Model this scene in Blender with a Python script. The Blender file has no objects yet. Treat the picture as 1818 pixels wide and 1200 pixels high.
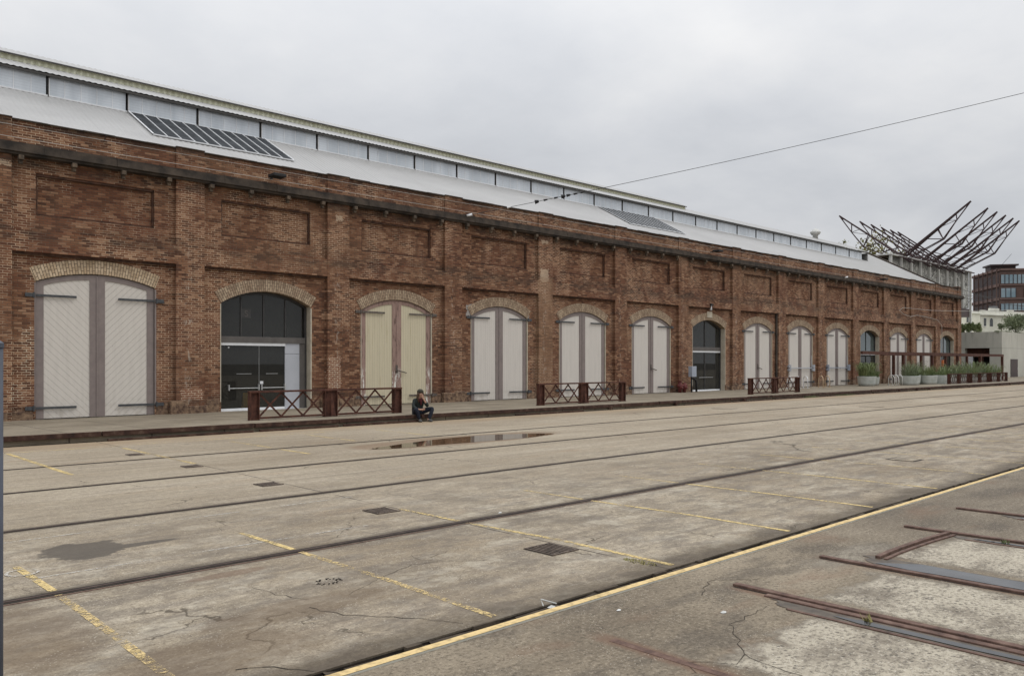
import bpy, math, random
from mathutils import Vector, Matrix
random.seed(7)
rnd = random.Random(11)
C = bpy.context.scene.collection
PI = math.pi
R = math.radians

# ------------------------------------------------------------------ shader helper
class T:
    def __init__(s, name, rough=0.9, metal=0.0, spec=0.3):
        s.m = bpy.data.materials.new(name); s.m.use_nodes = True
        s.t = s.m.node_tree; s.n = s.t.nodes; s.l = s.t.links
        s.b = s.n['Principled BSDF']; s.out = s.n['Material Output']
        s.b.inputs['Roughness'].default_value = rough; s.b.inputs['Metallic'].default_value = metal
        s.b.inputs['Specular IOR Level'].default_value = spec
    def put(s, sock, v):
        if isinstance(v, bpy.types.NodeSocket): s.l.new(v, sock)
        elif isinstance(v, (tuple, list)) and len(v) == 3 and sock.type == 'RGBA': sock.default_value = (*v, 1)
        else: sock.default_value = v
    def math(s, op, a, b=0.0, c=0.0, clamp=False):
        n = s.n.new('ShaderNodeMath'); n.operation = op; n.use_clamp = clamp
        for k, v in enumerate((a, b, c)): s.put(n.inputs[k], v)
        return n.outputs[0]
    def pos(s, obj=False):
        if obj:
            return s.n.new('ShaderNodeTexCoord').outputs['Object']
        return s.n.new('ShaderNodeNewGeometry').outputs['Position']
    def sep(s, v):
        n = s.n.new('ShaderNodeSeparateXYZ'); s.put(n.inputs[0], v); return n.outputs
    def comb(s, x, y, z=0.0):
        n = s.n.new('ShaderNodeCombineXYZ')
        for k, v in enumerate((x, y, z)): s.put(n.inputs[k], v)
        return n.outputs[0]
    def scale(s, v, sc):
        n = s.n.new('ShaderNodeVectorMath'); n.operation = 'MULTIPLY'; s.put(n.inputs[0], v); n.inputs[1].default_value = sc; return n.outputs[0]
    def noise(s, v, sc=1.0, det=4.0, rough=0.55, dist=0.0):
        n = s.n.new('ShaderNodeTexNoise'); s.put(n.inputs['Vector'], v); n.inputs['Scale'].default_value = sc
        n.inputs['Detail'].default_value = det; n.inputs['Roughness'].default_value = rough; n.inputs['Distortion'].default_value = dist
        return n.outputs['Fac']
    def vor(s, v, sc=1.0, feat='F1'):
        n = s.n.new('ShaderNodeTexVoronoi'); n.feature = feat; s.put(n.inputs['Vector'], v); n.inputs['Scale'].default_value = sc
        return n.outputs['Distance']
    def ramp(s, f, stops, interp='LINEAR'):
        n = s.n.new('ShaderNodeValToRGB'); s.put(n.inputs[0], f); e = n.color_ramp.elements; n.color_ramp.interpolation = interp
        while len(e) < len(stops): e.new(0.5)
        for k, (p, c) in enumerate(stops):
            e[k].position = p; e[k].color = (c, c, c, 1) if not isinstance(c, (tuple, list)) else (*c, 1)
        return n.outputs[0]
    def step(s, f, a, b):   # smooth 0..1 between a and b
        n = s.n.new('ShaderNodeMapRange'); n.interpolation_type = 'SMOOTHSTEP'
        s.put(n.inputs[0], f); n.inputs[1].default_value = a; n.inputs[2].default_value = b
        n.inputs[3].default_value = 0; n.inputs[4].default_value = 1
        return n.outputs[0]
    def inv(s, f): return s.math('SUBTRACT', 1.0, f)
    def mul(s, a, b): return s.math('MULTIPLY', a, b)
    def add(s, a, b): return s.math('ADD', a, b)
    def mix(s, f, a, b, mode='MIX'):
        n = s.n.new('ShaderNodeMix'); n.data_type = 'RGBA'; n.blend_type = mode
        s.put(n.inputs[0], f); s.put(n.inputs[6], a); s.put(n.inputs[7], b); return n.outputs[2]
    def color(s, c): s.put(s.b.inputs['Base Color'], c); return s
    def rough(s, v): s.put(s.b.inputs['Roughness'], v); return s
    def bump(s, h, dist=0.01, strength=1.0):
        n = s.n.new('ShaderNodeBump'); s.put(n.inputs['Height'], h); n.inputs['Distance'].default_value = dist
        n.inputs['Strength'].default_value = strength; s.l.new(n.outputs[0], s.b.inputs['Normal']); return s

def simple(name, c1, c2=None, sc=3.0, rough=0.8, metal=0.0, det=5, obj=True, bump=0.0, spec=0.3, lo=0.35, hi=0.65):
    t = T(name, rough, metal, spec)
    c2 = c2 or tuple(x * 0.8 for x in c1)
    f = t.noise(t.pos(obj), sc, det, 0.6)
    t.color(t.ramp(f, [(lo, c1), (hi, c2)]))
    if bump: t.bump(f, bump)
    return t.m

# ------------------------------------------------------------------ brick
def brick_mat(name):
    t = T(name, 0.92)
    p = t.pos(); x, y, z = t.sep(p)
    u = t.add(x, y)
    # slightly wavering courses
    wob = t.mul(t.math('SUBTRACT', t.noise(p, 0.7, 3), 0.5), 0.02)
    uv = t.comb(t.add(u, wob), t.add(z, wob))
    b = t.n.new('ShaderNodeTexBrick'); t.l.new(uv, b.inputs['Vector'])
    b.inputs['Color1'].default_value = (0, 0, 0, 1); b.inputs['Color2'].default_value = (1, 1, 1, 1)
    b.inputs['Mortar'].default_value = (0.5, 0.5, 0.5, 1)
    b.inputs['Scale'].default_value = 1; b.inputs['Mortar Size'].default_value = 0.009
    b.inputs['Mortar Smooth'].default_value = 0.3; b.inputs['Bias'].default_value = 0.0
    b.inputs['Brick Width'].default_value = 0.24; b.inputs['Row Height'].default_value = 0.079
    b.offset = 0.5
    per = b.outputs['Color']; mort = b.outputs['Fac']
    perc = t.math('ADD', t.mul(per, 0.66), t.mul(t.noise(p, 1.6, 6, 0.7), 0.50))
    col = t.ramp(perc, [(0.10, (0.038, 0.022, 0.015)), (0.32, (0.098, 0.042, 0.024)), (0.55, (0.170, 0.075, 0.040)),
                        (0.76, (0.228, 0.112, 0.061)), (0.95, (0.36, 0.215, 0.13))])
    # lighter tan weathering in upper panels, soot under the cornice and at the string course
    big = t.noise(t.scale(p, (0.22, 0.22, 0.5)), 1.0, 5, 0.6)
    tan = t.mul(t.step(big, 0.46, 0.66), 0.35)
    col = t.mix(tan, col, (0.225, 0.122, 0.068))
    redz = t.mul(t.step(t.noise(t.scale(p, (0.35, 0.35, 0.8)), 1.3, 4), 0.5, 0.62), 0.3)
    col = t.mix(redz, col, (0.14, 0.048, 0.028))
    n1 = t.noise(t.scale(p, (0.55, 0.55, 1.5)), 1.5, 6, 0.7)
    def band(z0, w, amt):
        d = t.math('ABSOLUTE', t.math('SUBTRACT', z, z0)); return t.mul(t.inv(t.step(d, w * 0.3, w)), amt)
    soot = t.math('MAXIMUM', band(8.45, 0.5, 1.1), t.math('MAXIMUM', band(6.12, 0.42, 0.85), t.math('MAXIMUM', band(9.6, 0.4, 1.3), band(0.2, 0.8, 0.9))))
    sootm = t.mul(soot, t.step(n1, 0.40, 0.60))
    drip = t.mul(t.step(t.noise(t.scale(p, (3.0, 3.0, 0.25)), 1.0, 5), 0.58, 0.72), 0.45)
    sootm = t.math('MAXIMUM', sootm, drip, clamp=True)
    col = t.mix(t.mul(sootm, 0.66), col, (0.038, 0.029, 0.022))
    pn = t.mul(t.math('SUBTRACT', t.noise(p, 5.0, 4, 0.7), 0.5), 0.5)
    def patch(x0, x1, z0, z1):
        xx = t.add(x, pn); zz = t.add(z, t.mul(pn, 0.7))
        return t.mul(t.mul(t.math('GREATER_THAN', xx, x0), t.math('LESS_THAN', xx, x1)), t.mul(t.math('GREATER_THAN', zz, z0), t.math('LESS_THAN', zz, z1)))
    pale = t.math('MAXIMUM', patch(5.3, 6.2, 8.05, 8.25), t.math('MAXIMUM', patch(17.75, 18.1, 7.78, 8.0), t.math('MAXIMUM', patch(29.75, 30.25, 8.05, 8.22), patch(29.7, 30.3, 6.1, 6.75))))
    col = t.mix(t.mul(pale, 0.75), col, (0.50, 0.38, 0.27))
    tanp = patch(29.5, 30.7, 0.0, 6.3)
    col = t.mix(t.mul(tanp, 0.45), col, (0.28, 0.17, 0.10))
    redp = t.math('MAXIMUM', patch(11.45, 12.25, 0.62, 1.0), patch(17.4, 18.0, .9, 2.2))
    col = t.mix(t.mul(redp, 0.5), col, (0.26, 0.11, 0.065))
    greyp = t.math('MAXIMUM', patch(24.9, 25.25, 4.15, 4.7), patch(28.75, 29.0, 4.1, 4.5))
    # mortar: pale where repointed
    rep = t.step(t.noise(t.scale(p, (0.8, 0.8, 0.45)), 1.0, 5, 0.65), 0.42, 0.62)
    mc = t.mix(rep, (0.105, 0.072, 0.050), (0.56, 0.42, 0.29))
    mp = t.math('MAXIMUM', patch(6.5, 6.9, 1.55, 3.05), t.math('MAXIMUM', redp, patch(6.1, 6.6, .7, 1.3)))
    mc = t.mix(mp, mc, (0.72, 0.62, 0.46))
    mc = t.mix(t.mul(sootm, 0.7), mc, (0.05, 0.04, 0.035))
    rough_fac = t.mul(mort, t.step(t.noise(p, 14, 3), 0.25, 0.55))
    col = t.mix(rough_fac, col, mc)
    col = t.mix(t.mul(greyp, 0.7), col, (0.42, 0.41, 0.39))
    # white efflorescence streaks down the pilasters
    bay = t.math('ABSOLUTE', t.math('SUBTRACT', t.math('MODULO', t.add(x, 100.0 * 6.1 - 11.71 + 3.05), 6.1), 3.05))
    eff = t.mul(t.mul(t.inv(t.step(t.add(bay, t.mul(t.noise(p, 3, 3), 0.3)), 0.1, 0.35)), t.inv(t.step(z, 4.0, 7.5))),
                t.step(t.noise(t.scale(p, (9, 9, 4)), 1.0, 3), 0.54, 0.62))
    col = t.mix(t.mul(eff, 0.55), col, (0.50, 0.43, 0.35))
    t.color(col)
    t.bump(t.math('SUBTRACT', t.mul(t.noise(p, 30, 3), 0.4), mort), 0.008)
    return t.m

def arch_mat(name, c_a, c_b):
    t = T(name, 0.9)
    uv = t.n.new('ShaderNodeTexCoord').outputs['UV']
    b = t.n.new('ShaderNodeTexBrick'); t.l.new(uv, b.inputs['Vector'])
    b.inputs['Color1'].default_value = (*c_a, 1); b.inputs['Color2'].default_value = (*c_b, 1)
    b.inputs['Mortar'].default_value = (0.10, 0.075, 0.055, 1)
    b.inputs['Scale'].default_value = 1; b.inputs['Mortar Size'].default_value = 0.009; b.inputs['Mortar Smooth'].default_value = 0.2
    b.inputs['Brick Width'].default_value = 0.23; b.inputs['Row Height'].default_value = 0.085
    p = t.pos()
    col = t.mix(t.mul(t.step(t.noise(p, 3.0, 6, 0.7), 0.42, 0.62), 0.55), b.outputs['Color'], tuple(c * 0.55 for c in c_b))
    t.color(col); t.bump(t.inv(b.outputs['Fac']), 0.008)
    return t.m

# ------------------------------------------------------------------ planked doors
def plank_mat(name, base, diag=0, groove=0.72, aged=False, w=0.125):
    t = T(name, 0.55)
    p = t.pos(True); x, y, z = t.sep(p)
    a = x if not diag else t.mul(t.add(x, t.mul(z, float(diag))), 0.7071)
    fr = t.math('FRACT', t.add(t.math('DIVIDE', a, w), 100.0))
    g = t.math('GREATER_THAN', fr, 0.90)
    cell = t.math('FLOOR', t.add(t.math('DIVIDE', a, w), 100.0))
    wn = t.n.new('ShaderNodeTexWhiteNoise'); wn.noise_dimensions = '1D'; t.l.new(cell, wn.inputs['W'])
    per = wn.outputs['Value']
    dirt = t.noise(t.scale(p, (6, 6, 0.7)), 1.0, 6, 0.65)
    c = t.mix(t.mul(t.step(dirt, 0.4, 0.75), 0.28), base, tuple(k * 0.72 for k in base))
    c = t.mix(t.mul(per, 0.06), c, tuple(k * 0.7 for k in base))
    low = t.mul(t.inv(t.step(z, 0.1, 1.1)), t.step(t.noise(p, 5, 5), 0.45, 0.7))
    c = t.mix(t.mul(low, 0.35), c, (0.30, 0.25, 0.19))
    if aged:
        st = t.step(t.noise(t.scale(p, (11, 11, 0.5)), 1.0, 5, 0.7), 0.56, 0.68)
        c = t.mix(t.mul(st, 0.5), c, (0.36, 0.28, 0.15))
        st2 = t.step(t.noise(t.scale(p, (14, 14, 0.8)), 1.7, 5, 0.7), 0.60, 0.72)
        c = t.mix(t.mul(st2, 0.45), c, (0.72, 0.68, 0.58))
    c = t.mix(t.mul(g, 1 - groove), c, (0.12, 0.10, 0.085))
    t.color(c); t.bump(t.inv(g), 0.006)
    return t.m

# ------------------------------------------------------------------ ground
def yard_mat():
    t = T('yard_concrete', 0.9, spec=0.25)
    p = t.pos(); x, y, z = t.sep(p)
    big = t.noise(t.scale(p, (0.16, 0.42, 1)), 1.0, 6, 0.62)
    col = t.ramp(big, [(0.30, (0.222, 0.178, 0.122)), (0.46, (0.300, 0.250, 0.180)), (0.60, (0.358, 0.305, 0.226)), (0.75, (0.41, 0.355, 0.27))])
    # tyre and drain streaks running along the rails
    st = t.noise(t.scale(p, (0.12, 2.6, 1)), 1.0, 6, 0.65)
    col = t.mix(t.mul(t.step(st, 0.48, 0.66), 0.4), col, (0.45, 0.39, 0.31))
    st2 = t.noise(t.scale(p, (0.18, 3.4, 1)), 1.7, 6, 0.7)
    col = t.mix(t.mul(t.step(st2, 0.50, 0.68), 0.50), col, (0.130, 0.103, 0.078))
    rust = t.noise(t.scale(p, (0.22, 0.8, 1)), 1.9, 5, 0.6)
    col = t.mix(t.mul(t.step(rust, 0.56, 0.74), 0.40), col, (0.29, 0.18, 0.095))
    # mottled grit, darker towards the older near slabs
    near = t.inv(t.step(t.add(y, t.mul(t.noise(p, 0.5, 3), 3.0)), 8.5, 15.5))
    grit = t.noise(p, 9, 8, 0.75)
    grain = t.noise(p, 55, 5, 0.85)
    g2 = t.noise(p, 21, 6, 0.85)
    col = t.mix(t.mul(t.inv(t.step(g2, 0.36, 0.48)), t.add(0.3, t.mul(near, 0.55))), col, (0.085, 0.069, 0.048))
    col = t.mix(t.mul(t.step(g2, 0.53, 0.64), t.add(0.2, t.mul(near, 0.5))), col, (0.56, 0.50, 0.39))
    col = t.mix(t.mul(t.inv(t.step(grain, 0.34, 0.50)), 0.75), col, (0.09, 0.073, 0.052))
    col = t.mix(t.mul(t.step(grain, 0.52, 0.66), 0.45), col, (0.56, 0.49, 0.39))
    blot = t.noise(p, 0.75, 8, 0.72)
    col = t.mix(t.mul(t.step(blot, 0.47, 0.62), t.add(0.12, t.mul(near, 0.42))), col, (0.145, 0.118, 0.085))
    blot2 = t.noise(t.scale(p, (0.7, 1, 1)), 2.1, 8, 0.75)
    col = t.mix(t.mul(t.mul(t.step(blot2, 0.50, 0.60), near), 0.45), col, (0.46, 0.42, 0.34))
    olive = t.step(t.noise(t.scale(p, (0.3, 0.45, 1)), 1.0, 6, 0.65), 0.46, 0.62)
    col = t.mix(t.mul(t.mul(olive, near), 0.38), col, (0.185, 0.138, 0.088))
    mott = t.step(grit, 0.40, 0.62)
    col = t.mix(t.mul(mott, 0.45), col, (0.16, 0.13, 0.098))
    mid = t.noise(t.scale(p, (1.0, 2.2, 1)), 1.3, 8, 0.75)
    col = t.mix(t.mul(t.mul(t.step(mid, 0.44, 0.62), near), 0.62), col, (0.125, 0.105, 0.086))
    speck = t.vor(p, 34); sn = t.noise(p, 3, 3)
    col = t.mix(t.mul(t.mul(t.inv(t.step(speck, 0.10, 0.24)), t.step(sn, 0.45, 0.6)), 0.75), col, (0.55, 0.50, 0.42))
    speck2 = t.vor(t.scale(p, (1, 1.2, 1)), 21)
    col = t.mix(t.mul(t.inv(t.step(speck2, 0.08, 0.2)), 0.55), col, (0.06, 0.05, 0.042))
    vd = t.n.new('ShaderNodeTexVoronoi'); vd.feature = 'DISTANCE_TO_EDGE'; vd.inputs['Scale'].default_value = 0.42
    dv = t.n.new('ShaderNodeTexNoise'); t.l.new(p, dv.inputs['Vector']); dv.inputs['Scale'].default_value = 1.6; dv.inputs['Detail'].default_value = 6
    av = t.n.new('ShaderNodeVectorMath'); av.operation = 'MULTIPLY_ADD'; t.l.new(dv.outputs['Color'], av.inputs[0]); av.inputs[1].default_value = (1.3, 1.3, 0); t.l.new(p, av.inputs[2])
    t.l.new(av.outputs[0], vd.inputs['Vector'])
    ck = t.mul(t.inv(t.step(vd.outputs['Distance'], 0.0015, 0.0055)), t.step(t.noise(p, 0.55, 3), 0.52, 0.60))
    col = t.mix(t.mul(ck, 0.8), col, (0.06, 0.048, 0.034))
    # orange silt along the platform
    edge = t.mul(t.step(t.add(y, t.mul(t.noise(t.scale(p, (0.5, 1, 1)), 1.0, 4), 1.5)), 20.6, 22.2), 0.5)
    col = t.mix(edge, col, (0.27, 0.185, 0.105))
    # dirt banked against the rails, the trench and slab joints
    wob = t.mul(t.math('SUBTRACT', t.noise(p, 2.2, 6, 0.7), 0.5), 0.16)
    dirt = None
    for yr, w in ((7.70, 0.24), (10.88, 0.20), (14.05, 0.18), (17.15, 0.16)):
        d = t.math('ABSOLUTE', t.math('SUBTRACT', t.add(y, wob), yr))
        k = t.inv(t.step(d, 0.02, w)); dirt = k if dirt is None else t.math('MAXIMUM', dirt, k)
    wob2 = t.mul(t.math('SUBTRACT', t.noise(t.scale(p, (0.8, 1, 1)), 1.2, 6, 0.7), 0.5), 0.8)
    dirt = t.math('MAXIMUM', dirt, t.mul(t.inv(t.step(t.add(y, wob2), 4.62, 5.06)), 0.98))
    col = t.mix(t.mul(dirt, 0.72), col, (0.055, 0.042, 0.030))
    # hairline joints across the yard
    jx = t.math('ABSOLUTE', t.math('SUBTRACT', t.math('MODULO', t.add(t.add(x, t.mul(wob, 0.12)), 99.5 * 14.0 - 6.42), 14.0), 7.0))
    jj = t.math('LESS_THAN', jx, 0.012)
    jy = t.math('ABSOLUTE', t.math('SUBTRACT', t.add(y, t.mul(wob, 0.15)), 9.30))
    jj2 = t.mul(t.math('LESS_THAN', jy, 0.008), 0.3)
    jy3 = t.math('ABSOLUTE', t.math('SUBTRACT', t.add(y, t.mul(wob, 0.15)), 12.45))
    jj = t.math('MAXIMUM', jj, t.math('MAXIMUM', jj2, t.mul(t.math('LESS_THAN', jy3, 0.008), 0.5)))
    col = t.mix(t.mul(jj, t.step(t.noise(p, 1.1, 3), 0.35, 0.55)), col, (0.05, 0.04, 0.032))
    # damp stain left by an old puddle
    def blob(cx, cy, rx, ry, nz=0.35, sc=2.5):
        ex = t.math('DIVIDE', t.math('SUBTRACT', x, cx), rx); ey = t.math('DIVIDE', t.math('SUBTRACT', y, cy), ry)
        d = t.math('SQRT', t.add(t.mul(ex, ex), t.mul(ey, ey)))
        return t.add(d, t.mul(t.math('SUBTRACT', t.noise(p, sc, 5, 0.6), 0.5), nz * 2))
    s1 = t.inv(t.step(blob(2.62, 9.28, 0.42, 0.44, 0.75, 3.2), 0.88, 1.02))
    s1 = t.math('MAXIMUM', s1, t.inv(t.step(blob(3.05, 9.17, 0.55, 0.10, 0.2), 0.8, 1.05)))
    s2 = t.inv(t.step(blob(13.3, 15.9, 3.5, 1.0, 0.25, 0.8), 0.86, 1.05))
    col = t.mix(t.mul(s1, 0.85), col, (0.066, 0.055, 0.043))
    col = t.mix(t.mul(s2, 0.62), col, (0.16, 0.10, 0.058))
    b1 = t.inv(t.step(blob(2.35, 5.35, 0.75, 0.42, 0.6, 2.2), 0.7, 1.25)); b2 = t.inv(t.step(blob(1.35, 6.6, 0.55, 0.8, 0.6, 2.0), 0.7, 1.3)); b3 = t.inv(t.step(blob(3.3, 5.9, 0.8, 0.25, 0.6, 2.6), 0.7, 1.25))
    bb = t.math('MAXIMUM', b1, t.math('MAXIMUM', b2, b3))
    col = t.mix(t.mul(bb, 0.5), col, (0.115, 0.078, 0.047))
    s3 = t.inv(t.step(blob(3.3, 7.3, 0.40, 0.10, 0.3, 4), 0.8, 1.1))
    col = t.mix(t.mul(s3, 0.5), col, (0.13, 0.08, 0.055))
    t.color(col)
    t.rough(t.math('SUBTRACT', 0.92, t.add(t.mul(s1, 0.35), t.mul(s2, 0.12))))
    t.bump(t.add(t.mul(grit, 0.6), t.mul(mid, 0.5)), 0.012, 0.7)
    return t.m

def tarmac_mat():
    t = T('old_tarmac', 0.88, spec=0.3)
    p = t.pos(); x, y, z = t.sep(p)
    n = t.noise(t.scale(p, (0.5, 0.9, 1)), 1.0, 7, 0.65)
    col = t.ramp(n, [(0.30, (0.115, 0.091, 0.064)), (0.46, (0.185, 0.150, 0.106)), (0.60, (0.245, 0.202, 0.145)), (0.76, (0.30, 0.255, 0.19))])
    g = t.noise(p, 26, 8, 0.8)
    gr = t.noise(p, 60, 5, 0.85)
    col = t.mix(t.mul(t.step(gr, 0.52, 0.66), 0.5), col, (0.42, 0.36, 0.28))
    dk = t.noise(t.scale(p, (0.6, 1.3, 1)), 1.1, 7, 0.7)
    col = t.mix(t.mul(t.step(dk, 0.50, 0.62), 0.6), col, (0.085, 0.070, 0.055))
    wst = t.mul(t.step(x, 7.0, 11.0), t.inv(t.step(t.math('ABSOLUTE', t.math('SUBTRACT', y, 3.2)), 0.8, 2.0)))
    col = t.mix(t.mul(wst, 0.35), col, (0.075, 0.063, 0.052))
    col = t.mix(t.mul(t.inv(t.step(g, 0.38, 0.50)), 0.75), col, (0.060, 0.048, 0.034))
    col = t.mix(t.mul(t.step(g, 0.53, 0.64), 0.45), col, (0.42, 0.36, 0.27))
    rust = t.step(t.noise(t.scale(p, (0.4, 1.0, 1)), 1.6, 5), 0.54, 0.7)
    col = t.mix(t.mul(rust, 0.4), col, (0.16, 0.095, 0.06))
    # pale exposed-aggregate concrete infill between the stub rails
    w = t.add(t.mul(t.math('SUBTRACT', t.noise(p, 1.2, 5, 0.6), 0.5), 1.1), t.mul(t.math('SUBTRACT', t.noise(p, 12, 5, 0.75), 0.5), 0.30))
    w2 = t.add(t.mul(t.math('SUBTRACT', t.noise(p, 2.2, 5, 0.6), 0.5), 0.35), t.mul(t.math('SUBTRACT', t.noise(p, 11, 5, 0.75), 0.5), 0.30))
    def patch(x0, x1, ytop, soft=0.16):
        a = t.mul(t.step(t.add(x, w2), x0, x0 + soft), t.inv(t.step(t.add(x, w2), x1 - soft, x1)))
        return t.mul(a, t.inv(t.step(t.add(y, w), ytop - soft, ytop)))
    m = t.math('MAXIMUM', patch(4.62, 6.10, 2.95), t.math('MAXIMUM', patch(6.45, 7.85, 3.25), t.math('MAXIMUM', patch(8.40, 9.95, 3.35), patch(3.0, 4.40, 2.9))))
    m = t.math('MAXIMUM', m, t.mul(t.mul(t.step(x, 7.3, 7.9), t.inv(t.step(x, 8.6, 9.2))), t.mul(t.step(t.add(y, w2), 3.42, 3.56), t.mul(t.inv(t.step(t.add(y, w2), 3.72, 3.9)), 0.6))))
    shade = t.step(t.noise(t.scale(p, (1.2, 1.6, 1)), 1.4, 8, 0.75), 0.44, 0.63)
    pale = t.mix(t.mul(shade, 0.8), (0.42, 0.375, 0.295), (0.17, 0.143, 0.11))
    pg = t.noise(p, 24, 8, 0.85)
    pale = t.mix(t.mul(t.inv(t.step(pg, 0.40, 0.52)), 0.85), pale, (0.085, 0.072, 0.055))
    mk = t.mul(t.step(t.noise(t.scale(p, (1, 1.8, 1)), 4.2, 8, 0.8), 0.53, 0.60), t.step(t.noise(p, 0.8, 3), 0.4, 0.6))
    pale = t.mix(t.mul(mk, 0.7), pale, (0.11, 0.094, 0.073))
    pv = t.vor(t.scale(p, (1.0, 1.3, 1)), 17)
    gm = t.step(t.noise(p, 2.0, 5, 0.7), 0.42, 0.6)
    pale = t.mix(t.mul(t.mul(t.inv(t.step(pv, 0.16, 0.34)), gm), 0.85), pale, (0.07, 0.06, 0.05))
    pv2 = t.vor(p, 30)
    pale = t.mix(t.mul(t.inv(t.step(pv2, 0.12, 0.25)), 0.6), pale, (0.56, 0.52, 0.45))
    col = t.mix(m, col, pale)
    rs = None
    for xr in (4.48, 6.30, 7.90, 10.10, 11.86):
        d = t.inv(t.step(t.math('ABSOLUTE', t.math('SUBTRACT', t.add(x, t.mul(w2, 0.25)), xr)), 0.04, 0.12)); rs = d if rs is None else t.math('MAXIMUM', rs, d)
    col = t.mix(t.mul(t.mul(rs, t.inv(t.step(y, 3.7, 3.95))), 0.7), col, (0.15, 0.088, 0.058))
    rim = t.mul(t.mul(m, t.inv(m)), 3.0)
    col = t.mix(t.mul(rim, 0.35), col, (0.045, 0.037, 0.03))
    sp = t.vor(p, 42)
    col = t.mix(t.mul(t.mul(t.inv(t.step(sp, 0.12, 0.26)), t.step(t.noise(p, 2.5, 3), 0.42, 0.6)), 0.7), col, (0.46, 0.41, 0.33))
    t.color(col)
    t.bump(t.add(t.mul(g, 0.6), t.mul(t.noise(p, 7, 6, 0.7), 0.6)), 0.016, 0.9)
    return t.m

def paint_mat(name, c, wear=0.5, sc=7.0):
    t = T(name, 0.75)
    p = t.pos()
    n = t.noise(p, sc * 3.5, 8, 0.85); n2 = t.noise(p, 1.6, 5, 0.7)
    f = t.add(n, t.mul(t.math('SUBTRACT', n2, 0.5), 0.55))
    keep = t.step(f, wear - 0.06, wear + 0.06)
    t.color(t.mix(t.step(t.noise(p, 20, 4), 0.4, 0.7), c, tuple(k * 0.62 for k in c)))
    tr = t.n.new('ShaderNodeBsdfTransparent'); mx = t.n.new('ShaderNodeMixShader')
    t.l.new(keep, mx.inputs[0]); t.l.new(tr.outputs[0], mx.inputs[1]); t.l.new(t.b.outputs[0], mx.inputs[2])
    t.l.new(mx.outputs[0], t.out.inputs[0])
    return t.m

def glass_mat(name, tint, refl=0.22, trans=0.55, rough=0.02, film=0.25, fres=1.0):
    t = T(name, 0.3)
    g = t.n.new('ShaderNodeBsdfGlossy'); g.inputs['Roughness'].default_value = rough; g.inputs['Color'].default_value = (0.9, 0.93, 0.95, 1)
    tr = t.n.new('ShaderNodeBsdfTransparent'); tr.inputs['Color'].default_value = (*tint, 1)
    d = t.n.new('ShaderNodeBsdfDiffuse'); d.inputs['Color'].default_value = tuple([k * film for k in tint] + [1])
    m1 = t.n.new('ShaderNodeMixShader'); m1.inputs[0].default_value = 1 - trans
    t.l.new(tr.outputs[0], m1.inputs[1]); t.l.new(d.outputs[0], m1.inputs[2])
    lw = t.n.new('ShaderNodeFresnel'); lw.inputs[0].default_value = 1.5
    f = t.math('ADD', t.mul(lw.outputs[0], fres), refl * 0.3, clamp=True)
    m2 = t.n.new('ShaderNodeMixShader'); t.l.new(f, m2.inputs[0]); t.l.new(m1.outputs[0], m2.inputs[1]); t.l.new(g.outputs[0], m2.inputs[2])
    t.l.new(m2.outputs[0], t.out.inputs[0])
    return t.m

def water_mat(name, tint):
    t = T(name, 0.03, spec=0.9)
    t.b.inputs['IOR'].default_value = 1.33
    t.b.inputs['Specular IOR Level'].default_value = 0.5
    p = t.pos()
    t.color(t.ramp(t.noise(p, 3, 5), [(0.4, tint), (0.7, tuple(k * 1.9 for k in tint))]))
    t.bump(t.noise(p, 4, 2), 0.0012, 0.5)
    return t.m

def rust_mat(name, dark=(0.030, 0.014, 0.011), mid=(0.085, 0.034, 0.023), hi=(0.15, 0.065, 0.04), sc=6):
    t = T(name, 0.75, 0.15)
    p = t.pos(True)
    n = t.noise(p, sc, 7, 0.7)
    t.color(t.ramp(n, [(0.32, dark), (0.52, mid), (0.75, hi)])); t.bump(n, 0.004)
    return t.m

MAT = {}
MAT['brick'] = brick_mat('aged_red_brick')
MAT['brick_soot_shade'] = simple('sooty_brick_painted_shade', (0.034, 0.021, 0.016), (0.115, 0.058, 0.038), 5, 0.95, obj=False, det=8)  # soot plus painted shade, for the strips along the recess edges
MAT['arch_gold'] = arch_mat('sandy_arch_brick', (0.60, 0.475, 0.33), (0.47, 0.345, 0.22))
MAT['arch_tan'] = arch_mat('tan_arch_brick', (0.46, 0.355, 0.245), (0.30, 0.21, 0.14))
WHITE = (0.61, 0.57, 0.515)
MAT['door_diag_a'] = plank_mat('diagonal_white_boards', WHITE, 1, 0.80, w=0.16)
MAT['door_diag_b'] = plank_mat('diagonal_white_boards_mirrored', WHITE, -1, 0.80, w=0.16)
MAT['door_white'] = plank_mat('white_boards', (0.615, 0.575, 0.525), 0, 0.90)
MAT['door_old'] = plank_mat('weathered_cream_boards', (0.57, 0.51, 0.365), 0, 0.70, True)
MAT['mauve'] = simple('mauve_door_frame_paint', (0.235, 0.195, 0.18), (0.20, 0.165, 0.155), 4, 0.5)
def mauve_old():
    t = T('peeling_mauve_paint', 0.7); p = t.pos(True); x, y, z = t.sep(p)
    c = t.ramp(t.noise(t.scale(p, (9, 9, 2)), 1, 6, 0.7), [(0.35, (0.32, 0.22, 0.185)), (0.55, (0.27, 0.18, 0.15)), (0.66, (0.12, 0.075, 0.06))])
    pe = t.mul(t.step(t.noise(t.scale(p, (8, 8, 1.6)), 1, 5, 0.7), 0.52, 0.56), t.inv(t.step(z, 1.2, 1.9)))
    t.color(t.mix(pe, c, (0.70, 0.68, 0.62))); return t.m
MAT['mauve_old'] = mauve_old()
MAT['hinge'] = simple('dark_grey_hinge_paint', (0.085, 0.09, 0.095), (0.055, 0.056, 0.06), 9, 0.5, 0.2)
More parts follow.
